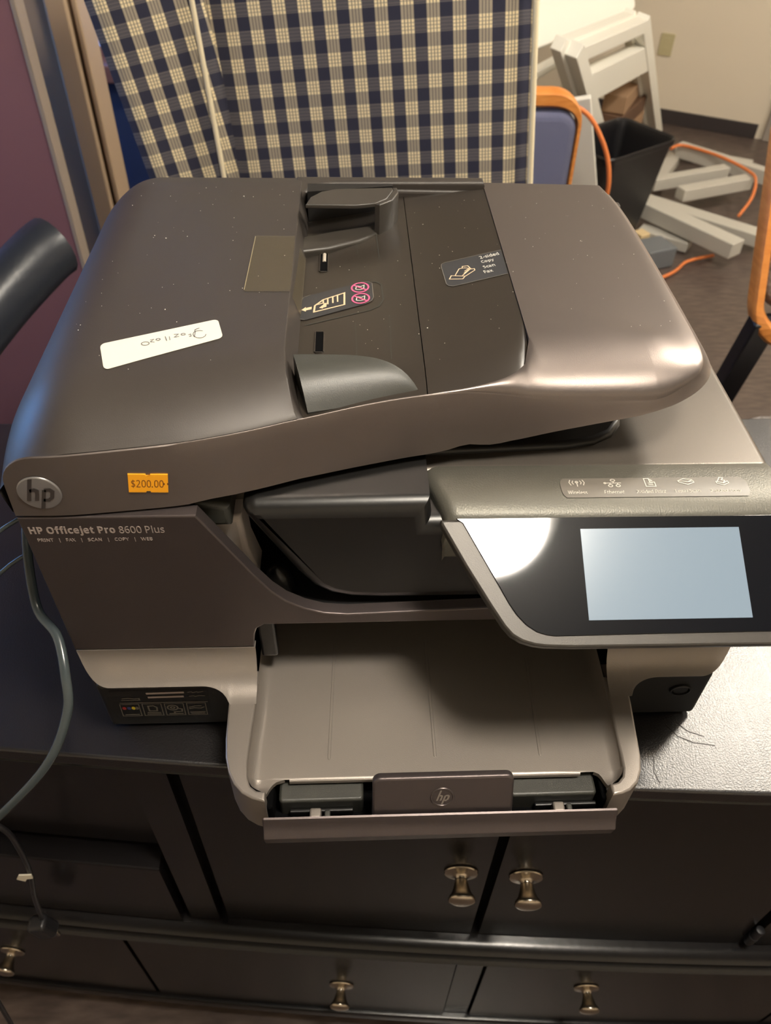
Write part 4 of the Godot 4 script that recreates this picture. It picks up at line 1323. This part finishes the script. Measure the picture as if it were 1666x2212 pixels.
	part(t, "panel_arm", pbox(Vector3(0.31, 0.145, -0.05), Vector3(0.46, 0.198, 0.006), 0.004).moved(L), M.black)

func build_trays(t: Node3D, L: Transform3D) -> void:
	# rim hooks
	var lh := plan([0.1082, 0.012, 0.1085, 0.030, 0.1090, 0.056, 0.1105, 0.070, 0.1135, 0.081, 0.1180, 0.0895, 0.1240, 0.0960, 0.1310, 0.1000, 0.1395, 0.1025, 0.1395, 0.0955, 0.1335, 0.0945, 0.1290, 0.0910, 0.1268, 0.0850, 0.1258, 0.0735, 0.1265, 0.056, 0.1278, 0.036, 0.1285, 0.012])
	var rh := plan([0.4035, 0.012, 0.4020, 0.036, 0.3995, 0.060, 0.3980, 0.076, 0.3955, 0.0870, 0.3910, 0.0955, 0.3845, 0.1010, 0.3785, 0.1032, 0.3718, 0.1040, 0.3718, 0.0965, 0.3775, 0.0950, 0.3815, 0.0910, 0.3835, 0.0850, 0.3842, 0.0735, 0.3848, 0.056, 0.3858, 0.036, 0.3868, 0.012])
	var rim := part(t, "tray_rim", prism(lh, 0.030, 0.0748, 0.0016, 0.004, L * up_at()), M.bronze)
	part(t, "tray_rim", prism(rh, 0.030, 0.0748, 0.0016, 0.004, L * up_at()), M.bronze)
	# lower cassette, darker, under the rim
	part(t, "paper_cassette", prism(plan([0.122, -0.05, 0.122, 0.070, 0.130, 0.084, 0.150, 0.090, 0.362, 0.090, 0.380, 0.084, 0.388, 0.070, 0.388, -0.05]), 0.004, 0.034, 0.003, 0.002, L * up_at()), M.black)
	# dished floor
	var rows := []
	var zs := []
	for i in 30:
		zs.append(lerpf(-0.13, 0.066, i / 29.0))
	zs.append_array([0.070, 0.074, 0.077, 0.0795, 0.0815, 0.083])
	for z in zs:
		var e: float = clampf((z - 0.070) / 0.0255, 0.0, 1.0)
		var xl := tab([[-0.13, 0.130], [0.0, 0.1282], [0.036, 0.1275], [0.056, 0.1262], [0.0735, 0.1255]], z)
		var xr := tab([[-0.13, 0.388], [0.0, 0.3872], [0.036, 0.3862], [0.056, 0.3852], [0.0735, 0.3846]], z)
		var r := PackedVector3Array()
		for k in 9:
			var a := PI / 2 * k / 8.0
			r.append(L * Vector3(xl + 0.0085 * (1.0 - cos(a)), 0.0740 - 0.0085 * sin(a), z))
		for k in 15:
			r.append(L * Vector3(lerpf(xl + 0.012, xr - 0.012, k / 14.0), 0.0655, z))
		for k in 9:
			var a := PI / 2 * (8 - k) / 8.0
			r.append(L * Vector3(xr - 0.0085 * (1.0 - cos(a)), 0.0740 - 0.0085 * sin(a), z))
		rows.append(r)
	var m := MB.new()
	m.grid(rows)
	# rounded front lip between the corners
	var lip0: PackedVector3Array = rows[rows.size() - 1]
	var l1 := PackedVector3Array()
	var l2 := PackedVector3Array()
	var lip1 := PackedVector3Array()
	for p in lip0:
		if p.x < 0.150 or p.x > 0.3655:
			continue
		lip1.append(p)
		l1.append(p + Vector3(0, -0.0010, 0.0012))
		l2.append(p + Vector3(0, -0.0040, 0.0012))
	m.grid([lip1, l1, l2])
	# corner bowls that close the dish beside the notch
	for s in [0, 1]:
		var b := []
		for j in 9:
			var zz := lerpf(0.083, 0.0965, j / 8.0)
			var r := PackedVector3Array()
			for k in 9:
				var u := k / 8.0
				var x: float
				if s == 0:
					x = lerpf(tab([[0.083, 0.1260], [0.088, 0.1280], [0.092, 0.1310], [0.0965, 0.1385]], zz), 0.1395 + 0.0115 * (1.0 - sqrt(maxf(0.0, 1.0 - pow(1.0 - (zz - 0.083) / 0.0135, 2.0)))), u)
				else:
					x = lerpf(tab([[0.083, 0.3840], [0.088, 0.3822], [0.092, 0.3790], [0.0965, 0.3728]], zz), 0.3718 - 0.0065 * (1.0 - sqrt(maxf(0.0, 1.0 - pow(1.0 - (zz - 0.083) / 0.0135, 2.0)))), u)
				var du := u * 0.020
				var dz := 0.0965 - zz
				var a := clampf(minf(du / 0.0085, dz / 0.0085), 0.0, 1.0)
				r.append(L * Vector3(x, 0.0740 - 0.0085 * sqrt(maxf(0.0, 1.0 - (1.0 - a) * (1.0 - a))), zz))
			r.append(r[8] - Vector3(0, 0.004, 0))
			b.append(r)
		m.grid(b)
	m.face_up(Vector3.UP)
	var fl := part(t, "output_tray", m, M.bronze, 45.0)
	for g in [[0.1845, -0.030, 0.1812, 0.069], [0.2560, -0.030, 0.2556, 0.069], [0.3335, -0.012, 0.3300, 0.070]]:
		var d := 0.0011
		part(fl, "groove", prism(plan([g[0] - d, g[1], g[0] + d, g[1], g[2] + d, g[3] - d, g[2] + d * 0.5, g[3], g[2] - d * 0.5, g[3], g[2] - d, g[3] - d]), 0.0640, 0.0660, 0.0004, 0, L * up_at()), M.bronze)
	# dark pan and the black parts seen in the notch
	var pan := MB.new()
	pan.add(pbox(Vector3(0.139, 0.034, 0.060), Vector3(0.373, 0.040, 0.108), 0.001))
	pan.add(pbox(Vector3(0.1385, 0.036, 0.076), Vector3(0.1435, 0.060, 0.100), 0.002))
	pan.add(pbox(Vector3(0.3690, 0.036, 0.076), Vector3(0.3735, 0.060, 0.100), 0.002))
	part(t, "notch_pan", pan.moved(L), M.deep)
	for q in [[0.1470, 0.2050, 0.1795], [0.3060, 0.3665, 0.3325]]:
		var bk := part(t, "extension_block", prism(rrect(q[1] - q[0], 0.024, 0.003, 4), 0.040, 0.0585, 0.002, 0.0, L * up_at() * Transform3D(Basis(), Vector3((q[0] + q[1]) / 2, -0.0835, 0))), M.guide)
		part(bk, "block_notch", pbox(Vector3(q[2] - 0.0014, 0.0572, 0.0725), Vector3(q[2] + 0.0014, 0.0590, 0.0815), 0.0003).moved(L), M.groove)
	for q in [[0.1600, 0.1720, 0.1780], [0.330, 0.3395, 0.3475]]:
		var cm := MB.new()
		cm.add(pbox(Vector3(q[0] - 0.006, 0.042, 0.0955), Vector3(q[2] + 0.020, 0.0485, 0.0985), 0.001))
		var clp := part(t, "hinge_clip", cm.moved(L), M.gloss_black)
		part(clp, "clip_pin", pbox(Vector3(q[1] - 0.004, 0.043, 0.0975), Vector3(q[1] + 0.004, 0.0535, 0.1050), 0.0015).moved(L), M.bronze)
		part(clp, "clip_pin", pbox(Vector3(q[1] + 0.006, 0.043, 0.098), Vector3(q[1] + 0.010, 0.0505, 0.1045), 0.001).moved(L), M.guide)
	# front bar: a lip swept along x
	var bp := P2([0.1085, 0.0640, 0.1098, 0.0636, 0.1108, 0.0610, 0.1120, 0.0570, 0.1138, 0.0530, 0.1162, 0.0500, 0.1168, 0.0490, 0.1165, 0.0470, 0.1150, 0.0385, 0.1128, 0.0380, 0.1080, 0.0500])
	var bb := Transform3D(Basis(Vector3(0, 0, 1), Vector3(0, 1, 0), Vector3(-1, 0, 0)), Vector3(0.257, 0, 0))
	part(t, "front_bar", prism(bp, -0.1195, 0.1195, 0.0012, 0.0012, L * bb), M.bronze_dark, 25.0)
	# pull tab leaning back from the bar
	var up := Vector3(0, 0.934, -0.357).normalized()
	var pt := L * Transform3D(Basis(Vector3(1, 0, 0), up, Vector3(1, 0, 0).cross(up)), Vector3(0.2577, 0.060, 0.1075))
	var po := PackedVector2Array()
	for k in 7:
		var a := PI / 2 * k / 6.0
		po.append(Vector2(0.0415 + 0.0055 * cos(a), 0.0265 + 0.0055 * sin(a)))
	for k in 7:
		var a := PI / 2 * k / 6.0
		po.append(Vector2(-0.0415 - 0.0055 * sin(a), 0.0265 + 0.0055 * cos(a)))
	po.append(Vector2(-0.0475, -0.002))
	po.append(Vector2(0.0475, -0.002))
	var tb := part(t, "pull_tab", prism(po, -0.006, 0.0, 0.0018, 0.001, pt), M.bronze_dark, 40.0)
	var ec := pt * Transform3D(Basis(), Vector3(-0.0005, 0.0150, 0.0))
	part(tb, "emblem", lathe([[0.0066, 0.0001], [0.0070, 0.0007], [0.0078, 0.0007], [0.0082, 0.0001]], 36, ec * Transform3D(Basis(Vector3(1, 0, 0), Vector3(0, 0, 1), Vector3(0, -1, 0)), Vector3.ZERO)), M.bronze_dark)
	part(tb, "emblem_letter", hp_letters(0.0066, ec, 0.0005), M.bronze)

# ------------------------------------------------------------------ cords
func build_cords() -> void:
	var p := [Vector3(-0.05, 0.905, -0.34), Vector3(-0.05, 0.98, -0.25), Vector3(-0.046, 1.055, -0.13), Vector3(-0.034, 1.066, -0.065), Vector3(-0.026, 1.030, -0.022), Vector3(-0.008, 1.022, 0.0), Vector3(0.0, 1.008, 0.024), Vector3(-0.001, 0.985, 0.040), Vector3(-0.022, 0.945, 0.058), Vector3(-0.075, 0.885, 0.072), Vector3(-0.15, 0.80, 0.08), Vector3(-0.24, 0.66, 0.05), Vector3(-0.30, 0.40, 0.06), Vector3(-0.34, 0.10, 0.08), Vector3(-0.38, 0.012, 0.12)]
	whole("power_cord", tube(smooth_path(p, 8), 0.0034, 10, 0.7), M.cord_grey, "grey cord looping down past the printer's left front corner", "cord", Vector3(-0.38, 0, 0.12), "", 60.0)
	var q := [Vector3(-0.20, 0.012, 0.14), Vector3(-0.215, 0.30, 0.10), Vector3(-0.19, 0.70, 0.05), Vector3(-0.155, 0.80, 0.04), Vector3(-0.128, 0.795, 0.030), Vector3(-0.113, 0.772, 0.029), Vector3(-0.115, 0.72, 0.028), Vector3(-0.123, 0.665, 0.027), Vector3(-0.138, 0.600, 0.026), Vector3(-0.147, 0.540, 0.027)]
	var t := thing("black_cord", "thin black cord with a paper tag hanging before the cabinet's left bay", "cord", Vector3(-0.20, 0, 0.14))
	part(t, "cord", tube(smooth_path(q, 8), 0.0026, 10), M.cord_black, 60.0)
	part(t, "plug", box(Vector3(-0.150, 0.522, 0.030), Vector3(0.022, 0.032, 0.018), 0.005, Basis(Vector3.BACK, 0.25)), M.cord_black)
	part(t, "plug_prong", pbox(Vector3(-0.140, 0.500, 0.030), Vector3(-0.136, 0.512, 0.034), 0.001), M.nickel)
	part(t, "paper_tag", prism(P2([-0.011, -0.004, -0.004, -0.010, -0.001, -0.004, 0.005, -0.003, 0.006, 0.006, -0.006, 0.006]), 0.0, 0.0015, 0.0003, 0, Transform3D(Basis(), Vector3(-0.1245, 0.668, 0.030))), M.paper)
	for k in 2:
		var y := 1.085 - k * 0.036
		whole("thin_cable", tube(smooth_path([Vector3(-0.012, y + 0.006, -0.06), Vector3(-0.045, y - 0.006 + 0.004 * k, -0.045), Vector3(-0.10, y - 0.05, -0.03), Vector3(-0.20, 0.910 + 0.004 * k, -0.03), Vector3(-0.27, 0.904 + 0.004 * k, -0.10 - 0.06 * k)], 6), 0.0016, 8), M.cord_grey, ["upper of two thin grey cables leaving the printer's left side", "lower of two thin grey cables leaving the printer's left side"][k], "cable", Vector3(-0.27, 0.902, -0.10), "", 60.0)

# ------------------------------------------------------------------ seating
func build_seating() -> void:
	# plaid upholstered chair: back and left wing, leaning
	var t := thing("plaid_chair", "tall chair upholstered in navy and cream plaid directly behind the printer", "chair", Vector3(0.24, 0, -1.15))
	var B := Basis(Vector3.UP, deg_to_rad(-7.0)) * Basis(Vector3.RIGHT, deg_to_rad(-8.0)) * Basis(Vector3.BACK, deg_to_rad(6.0))
	var o := Vector3(0.245, 1.02, -1.0)     # a point on the front face
	var X := Transform3D(B, o)
	var rep := 0.0385
	var m := MB.new()
	cushion(m, X, -0.262, 0.247, -0.62, 0.42, 0.10, rep, 0.0)
	part(t, "chair_back", m, M.plaid, 60.0)
	var W := X * Transform3D(Basis(Vector3.UP, deg_to_rad(13.0)) * Basis(Vector3.BACK, deg_to_rad(7.5)), Vector3(-0.264, 0.0, 0))
	m = MB.new()
	cushion(m, W, -0.132, 0.05, -0.62, 0.40, 0.09, rep, 0.35)
	part(t, "chair_wing", m, M.plaid, 60.0)
	part(t, "piping", tube(PackedVector3Array([X * Vector3(-0.263, -0.62, 0.006), X * Vector3(-0.263, 0.42, 0.006)]), 0.0042, 10), M.piping, 60.0)
	part(t, "piping", tube(PackedVector3Array([X * Vector3(0.247, -0.62, 0.002), X * Vector3(0.247, 0.42, 0.002)]), 0.0048, 10), M.piping, 60.0)
	var s := MB.new()
	cushion(s, Transform3D(Basis(Vector3.RIGHT, deg_to_rad(-90)), Vector3(0.20, 0.46, -1.10)), -0.30, 0.30, -0.02, 0.32, 0.14, rep, 0.0)
	part(t, "seat", s, M.plaid, 60.0)
	for q in [[-0.06, -1.12], [0.46, -1.12], [-0.06, -1.38], [0.46, -1.38]]:
		part(t, "leg", bar(Vector3(q[0], 0.0, q[1]), Vector3(q[0], 0.34, q[1]), 0.045, 0.045, Vector3.BACK, 0.004), M.groove)
	# oak chairs with upholstered backs
	oak_chair("blue-grey upholstered chair with an oak frame, just right of the plaid chair", Vector3(0.45, 0, -1.66), 0.0, 0.885, 0.30, M.blue_cloth, true, 0.02, 0.40)
	oak_chair("oak framed chair with mottled grey upholstery at the right edge", Vector3(1.295, 0, -1.06), 0.0, 1.02, 0.30, M.grey_cloth, false, 0.22, 0.42)
	# black leather office chair on the left
	var oc := thing("office_chair", "black leather office chair left of the printer with a blue glint", "chair", Vector3(-0.62, 0, -0.62))
	part(oc, "armrest", tube(smooth_path([Vector3(-0.57, 0.66, -0.485), Vector3(-0.48, 0.725, -0.53), Vector3(-0.405, 0.785, -0.62), Vector3(-0.325, 0.853, -0.725), Vector3(-0.270, 0.890, -0.80), Vector3(-0.252, 0.897, -0.825)], 6), 0.046, 18), M.leather, 60.0)
	part(oc, "seat", box(Vector3(-0.83, 0.45, -0.66), Vector3(0.5, 0.11, 0.5), 0.045), M.leather)
	part(oc, "backrest", box(Vector3(-1.04, 0.80, -0.74), Vector3(0.12, 0.60, 0.46), 0.05, Basis(Vector3.BACK, 0.15)), M.leather)
	part(oc, "arm_support", tube(smooth_path([Vector3(-0.42, 0.75, -0.65), Vector3(-0.46, 0.62, -0.68), Vector3(-0.56, 0.42, -0.66), Vector3(-0.62, 0.41, -0.64)], 6), 0.018, 10), M.steel_black, 60.0)
	part(oc, "gas_post", lathe([[0.03, 0.06], [0.03, 0.40]], 16, Transform3D(Basis(), Vector3(-0.82, 0, -0.66))), M.steel_black)
	for k in 5:
		var a := TAU * k / 5.0
		var e := Vector3(-0.82 + 0.28 * cos(a), 0.07, -0.66 + 0.28 * sin(a))
		part(oc, "base_spoke", bar(Vector3(-0.82, 0.09, -0.66), e, 0.04, 0.03), M.steel_black)
		part(oc, "castor", box(e - Vector3(0, 0.04, 0), Vector3(0.04, 0.06, 0.04), 0.018), M.steel_black)

# padded slab in the local xy plane, thick to -z, soft edges; plaid uv in metres over the repeat
func cushion(m: MB, X: Transform3D, x0: float, x1: float, y0: float, y1: float, thick: float, rep: float, shift: float) -> void:
	var nx := 14
	var ny := 22
	var rows := []
	var uvs := []
	var back := []
	for j in ny + 1:
		var y := lerpf(y0, y1, float(j) / ny)
		var r := PackedVector3Array()
		var u := []
		for i in nx + 1:
			var x := lerpf(x0, x1, float(i) / nx)
			var ex := minf(x - x0, x1 - x)
			var ey := minf(y - y0, y1 - y)
			var z := -0.012 * pow(1.0 - clampf(ex / 0.02, 0, 1), 2) - 0.012 * pow(1.0 - clampf(ey / 0.02, 0, 1), 2) + 0.004 * sin(x * 9.0 + y * 5.0) * clampf(ex / 0.05, 0, 1)
			r.append(X * Vector3(x, y, z))
			u.append(Vector2(x / rep + shift, -y / (rep * 0.96)))
		rows.append(r)
		uvs.append(u)
	m.grid(rows, false, uvs)
	# sides and back
	var loop := PackedVector3Array()
	var lu := []
	var loopb := PackedVector3Array()
	var lub := []
	var ring := []
	for i in nx + 1: ring.append([0, i])
	for j in range(1, ny + 1): ring.append([j, nx])
	for i in range(nx - 1, -1, -1): ring.append([ny, i])
	for j in range(ny - 1, 0, -1): ring.append([j, 0])
	var inv := X.affine_inverse()
	for q in ring:
		var p: Vector3 = rows[q[0]][q[1]]
		var l := inv * p
		loop.append(p)
		lu.append(uvs[q[0]][q[1]])
		loopb.append(X * Vector3(l.x, l.y, -thick))
		var c: Vector2 = uvs[q[0]][q[1]]
		lub.append(c + Vector2(thick / rep if q[1] == nx else (-thick / rep if q[1] == 0 else 0.0), thick / rep if q[0] == 0 else (-thick / rep if q[0] == ny else 0.0)))
	m.grid([loop, loopb], true, [lu, lub])
	m.quad(X * Vector3(x0, y0, -thick), X * Vector3(x0, y1, -thick), X * Vector3(x1, y1, -thick), X * Vector3(x1, y0, -thick), Vector2(x0, -y0) / rep, Vector2(x0, -y1) / rep, Vector2(x1, -y1) / rep, Vector2(x1, -y0) / rep)
	if m.volume() > 0:
		m.flip()

func oak_chair(label: String, at: Vector3, turn: float, top: float, half: float, cloth: Material, arms: bool, rec: float, h: float) -> void:
	var t := thing("oak_chair", label, "chair", at)
	var R := Transform3D(Basis(Vector3.UP, deg_to_rad(turn)), at)
	# rounded frame of the back
	var o := rrect(half * 2, h, 0.075, 8)
	var path := PackedVector3Array()
	var cy := top - h / 2
	for q in o:
		path.append(R * Vector3(q.x, cy + q.y, 0.06 - (q.y / h + 0.5) * rec))
	path.append(path[0])
	path.append(path[1])
	var rows := []
	for i in o.size():
		var nrm := (R.basis * Vector3(o[i].x, o[i].y, 0)).normalized()
		var a := o[i]
		var ai := inset(o, 0.038)[i]
		ai.x = lerpf(ai.x, a.x, 0.7 if arms else 0.4)
		var zf_ := 0.06 - (a.y / h + 0.5) * rec
		var r := PackedVector3Array()
		r.append(R * Vector3(a.x, cy + a.y, zf_ + 0.012))
		r.append(R * Vector3(lerpf(a.x, ai.x, 0.2), cy + lerpf(a.y, ai.y, 0.2), zf_ + 0.022))
		r.append(R * Vector3(lerpf(a.x, ai.x, 0.8), cy + lerpf(a.y, ai.y, 0.8), zf_ + 0.022))
		r.append(R * Vector3(ai.x, cy + ai.y, zf_ + 0.012))
		r.append(R * Vector3(ai.x, cy + ai.y, zf_ - 0.015))
		r.append(R * Vector3(a.x, cy + a.y, zf_ - 0.015))
		rows.append(r)
	rows.append(rows[0])
	var m := MB.new()
	m.grid(rows, true)
	if m.volume() > 0:
		m.flip()
	part(t, "back_frame", m, M.oak, 50.0)
	part(t, "back_cushion", prism(rrect(half * 2 - (0.02 if arms else 0.05), h - 0.09, 0.045, 8), -0.03, 0.024, 0.02, 0.012, R * Transform3D(Basis(Vector3.RIGHT, -atan(rec / h)), Vector3(0, cy, 0.05 - rec / 2 + 0.01)), 5), cloth, 60.0)
	part(t, "seat", box(R * Vector3(0, 0.43, -0.27 if arms else 0.36), Vector3(half * 2 - 0.04, 0.09, 0.50), 0.035, R.basis), cloth)
	for s in [-1, 1]:
		var x: float = s * (half - 0.03)
		part(t, "leg", bar(R * Vector3(x, 0.0, 0.10 if arms else -0.10), R * Vector3(x, cy - 0.16, 0.045), 0.03 if arms else 0.05, 0.04, R.basis.z, 0.005), M.steel_black)
		part(t, "leg", bar(R * Vector3(x, 0.0, -0.46 if arms else 0.52), R * Vector3(x, 0.64 if arms else 0.40, -0.44 if arms else 0.50), 0.03, 0.04, R.basis.z, 0.005), M.steel_black)
		if arms:
			part(t, "armrest", bar(R * Vector3(x, 0.655, -0.50), R * Vector3(x, 0.655, 0.05), 0.055, 0.03, Vector3.UP, 0.01), M.oak)

# ------------------------------------------------------------------ clutter at the back
func build_clutter() -> void:
	# leaning white frame: posts and rails in one slanted plane
	var a := Vector3(0.93, 0.738, -2.493)
	var b := Vector3(1.292, 0.704, -2.992)
	var d := Vector3(0.4365, -0.6355, -0.754)
	var nrm := Vector3(-0.795, 0.151, -0.587)
	var fa := a + d * 1.07
	var fb := b + d * 1.07
	var t := thing("wooden_trestle", "large white wooden frame leaning by the back wall behind the bin", "frame", Vector3(1.5, 0, -3.4))
	part(t, "post", bar(a, Vector3(fa.x, 0.02, fa.z), 0.05, 0.05, nrm), M.white_frame)
	part(t, "post", bar(b, Vector3(fb.x, 0.02, fb.z), 0.05, 0.05, nrm), M.white_frame)
	part(t, "rail", bar(a + d * 0.03, b + d * 0.03, 0.05, 0.05, nrm), M.white_frame)
	part(t, "rail", bar(a + d * 0.235, b + d * 0.235, 0.07, 0.045, nrm), M.white_frame)
	part(t, "rail", bar(a + d * 0.315, b + d * 0.315, 0.07, 0.045, nrm), M.white_frame)
	var t2 := thing("wooden_trestle", "second white frame standing just behind the large leaning one", "frame", Vector3(1.4, 0, -3.5))
	var sh := Vector3(-0.055, 0.018, 0.012)
	var ga := fa + sh
	var gb := fb + sh
	part(t2, "post", bar(a + sh, Vector3(ga.x, 0.02, ga.z), 0.045, 0.04, nrm), M.white_frame)
	part(t2, "post", bar(b + sh, Vector3(gb.x, 0.02, gb.z), 0.045, 0.04, nrm), M.white_frame)
	part(t2, "rail", bar(a + sh + d * 0.03, b + sh + d * 0.03, 0.05, 0.04, nrm), M.white_frame)
	part(t2, "rail", bar(a + sh + d * 0.28, b + sh + d * 0.28, 0.06, 0.036, nrm), M.white_frame)
	# white panel (table top) behind the plaid chair
	var tt := thing("white_table", "white table top with folded legs between the plaid chair and the frames", "table", Vector3(0.9, 0, -3.0))
	var q0 := Vector3(0.70, 0.645, -2.62); var q1 := Vector3(1.28, 0.705, -3.10)
	var ac := (q1 - q0).normalized()
	var upv := Vector3(-0.28, 0.80, -0.50).normalized()
	upv = (upv - ac * upv.dot(ac)).normalized()
	var bsl := Basis(ac, upv, ac.cross(upv))
	part(tt, "table_top", prism(rrect(0.80, 0.30, 0.03, 4), -0.018, 0.018, 0.006, 0.006, Transform3D(bsl, (q0 + q1) / 2 + upv * 0.15)), M.white_frame)
	part(tt, "handle_slot", prism(rrect(0.06, 0.022, 0.01, 4), 0.0175, 0.0186, 0.0004, 0, Transform3D(bsl, (q0 + q1) / 2 + upv * 0.16 + ac * 0.05)), M.grey_box)
	part(tt, "leg", bar(Vector3(0.80, 0.66, -2.76), Vector3(1.04, 0.0, -2.95), 0.05, 0.04, Vector3.BACK), M.white_frame)
	part(tt, "leg", bar(Vector3(1.08, 0.66, -2.98), Vector3(1.02, 0.0, -3.05), 0.05, 0.04, Vector3.BACK), M.white_frame)
	part(tt, "brace", bar(Vector3(0.87, 0.56, -2.82), Vector3(1.06, 0.60, -2.98), 0.04, 0.03, Vector3.UP), M.white_frame)
	# stack of brown wood pieces seen through the frame
	for k in 5:
		var y := 0.05 + k * 0.075
		var ww := whole("wood_offcut", bar(Vector3(1.28 + 0.01 * k, y, -3.18), Vector3(1.56 - 0.02 * k, y, -3.49 + 0.015 * (k % 2)), 0.11 - 0.01 * (k % 3), 0.072, Vector3.UP, 0.006), M.cardboard if k % 2 == 0 else M.groove, ["lowest brown wood offcut of the pile seen through the white frame", "second brown wood offcut from the bottom of that pile", "middle brown wood offcut of the pile behind the bin", "fourth brown wood offcut up in the pile behind the bin", "topmost brown wood offcut of the pile seen through the white frame"][k], "wood", Vector3(1.47, y - 0.036, -3.4), "brown offcuts behind the bin")
	# trash bin
	var bn := thing("trash_bin", "black plastic waste bin standing open before the white frames", "bin", Vector3(1.19, 0, -2.66))
	var cen := Vector3(1.19, 0, -2.66)
	var u := Vector3(0.300, 0, -0.21).normalized()
	var w := Vector3(-0.573, 0, -0.82).normalized()
	var lev := [[0.0, 0.70], [0.012, 0.72], [0.375, 0.985], [0.385, 1.04], [0.40, 1.05], [0.405, 1.03], [0.40, 0.99], [0.375, 0.955], [0.02, 0.69]]
	var rows := []
	for l in lev:
		var r := PackedVector3Array()
		for q in rrect(0.366 * l[1], 0.26 * l[1], 0.035 * l[1], 5):
			r.append(cen + u * q.x + w * q.y + Vector3(0, l[0], 0))
		rows.append(r)
	var m := MB.new()
	m.grid(rows, true)
	m.fan(rows[0], true)
	m.fan(rows[rows.size() - 1])
	if m.volume() > 0:
		m.flip()
	part(bn, "bin_body", m, M.bin, 40.0)
	# white pieces lying about on the floor
	var pcs := [
		[Vector3(1.77, 0.03, -3.52), Vector3(2.09, 0.03, -3.36), 0.035, 0.045, "thin white rail farthest back in the floor pile"],
		[Vector3(1.735, 0.09, -3.40), Vector3(2.12, 0.09, -3.00), 0.05, 0.06, "white board with an orange cord lying along it"],
		[Vector3(1.735, 0.04, -3.42), Vector3(1.57, 0.04, -3.14), 0.06, 0.05, "short white piece beside the bin's right rim"],
		[Vector3(1.70, 0.015, -3.26), Vector3(1.88, 0.015, -3.22), 0.05, 0.03, "short white slat under the board with the cord"],
		[Vector3(1.49, 0.10, -2.98), Vector3(1.86, 0.10, -3.12), 0.045, 0.05, "white rail at the far side of the criss-cross heap"],
		[Vector3(1.58, 0.10, -2.88), Vector3(1.92, 0.10, -3.01), 0.055, 0.05, "white rail crossing next to the far one"],
		[Vector3(1.45, 0.055, -2.90), Vector3(1.83, 0.055, -2.57), 0.075, 0.05, "wide white board, second nearest of the heap"],
		[Vector3(1.41, 0.085, -2.79), Vector3(1.665, 0.085, -2.425), 0.075, 0.06, "wide white board, nearest of the heap on the floor"],
		[Vector3(1.38, 0.025, -2.70), Vector3(1.55, 0.025, -2.58), 0.07, 0.04, "low white block under the nearest board"],
	]
	for q in pcs:
		var mid: Vector3 = (q[0] + q[1]) / 2
		whole("white_board", bar(q[0], q[1], q[2], q[3], Vector3.UP, 0.004), M.white_board, q[4], "board", Vector3(mid.x, mid.y - q[3] / 2, mid.z), "white boards on the floor")
	whole("white_plank", bar(Vector3(0.88, 0.68, -2.2), Vector3(1.10, 0.02, -2.36), 0.10, 0.02, Vector3(-0.3, 0, 1), 0.003), M.white_frame, "narrow white panel leaning between the oak chair and the bin", "panel", Vector3(1.10, 0.0, -2.32))
	# orange extension cord
	whole("extension_cord", tube(smooth_path([Vector3(0.80, 0.76, -1.90), Vector3(0.845, 0.735, -1.90), Vector3(0.885, 0.69, -1.90), Vector3(0.925, 0.62, -1.90), Vector3(0.945, 0.54, -1.90), Vector3(0.945, 0.45, -1.92), Vector3(0.93, 0.25, -1.95), Vector3(0.96, 0.02, -2.0), Vector3(1.15, 0.012, -2.20), Vector3(1.41, 0.012, -2.37), Vector3(1.51, 0.012, -2.47), Vector3(1.63, 0.012, -2.52)], 8), 0.0065, 10), M.cord_orange, "orange extension cord hanging beside the oak chair and onto the floor", "cord", Vector3(0.96, 0, -2.0), "", 60.0)
	whole("extension_cord", tube(smooth_path([Vector3(1.66, 0.128, -3.30), Vector3(1.72, 0.128, -3.34), Vector3(1.80, 0.130, -3.27), Vector3(1.87, 0.134, -3.16), Vector3(1.92, 0.136, -3.02), Vector3(1.91, 0.136, -2.93), Vector3(1.85, 0.12, -2.80), Vector3(1.76, 0.10, -2.68)], 8), 0.0065, 10), M.cord_orange, "orange cord curling over the white boards on the floor", "cord", Vector3(1.8, 0.11, -3.0), "", 60.0)
	whole("grey_box", box(Vector3(1.37, 0.04, -2.48), Vector3(0.13, 0.08, 0.11), 0.006, Basis(Vector3.UP, 0.35)), M.grey_box, "small grey box on the floor behind the printer's right corner", "box", Vector3(1.37, 0, -2.48))
	whole("pine_block", box(Vector3(1.36, 0.03, -2.62), Vector3(0.05, 0.06, 0.05), 0.004, Basis(Vector3.UP, 0.5)), M.pine, "pale pine block tucked behind the small grey box", "block", Vector3(1.36, 0, -2.62))
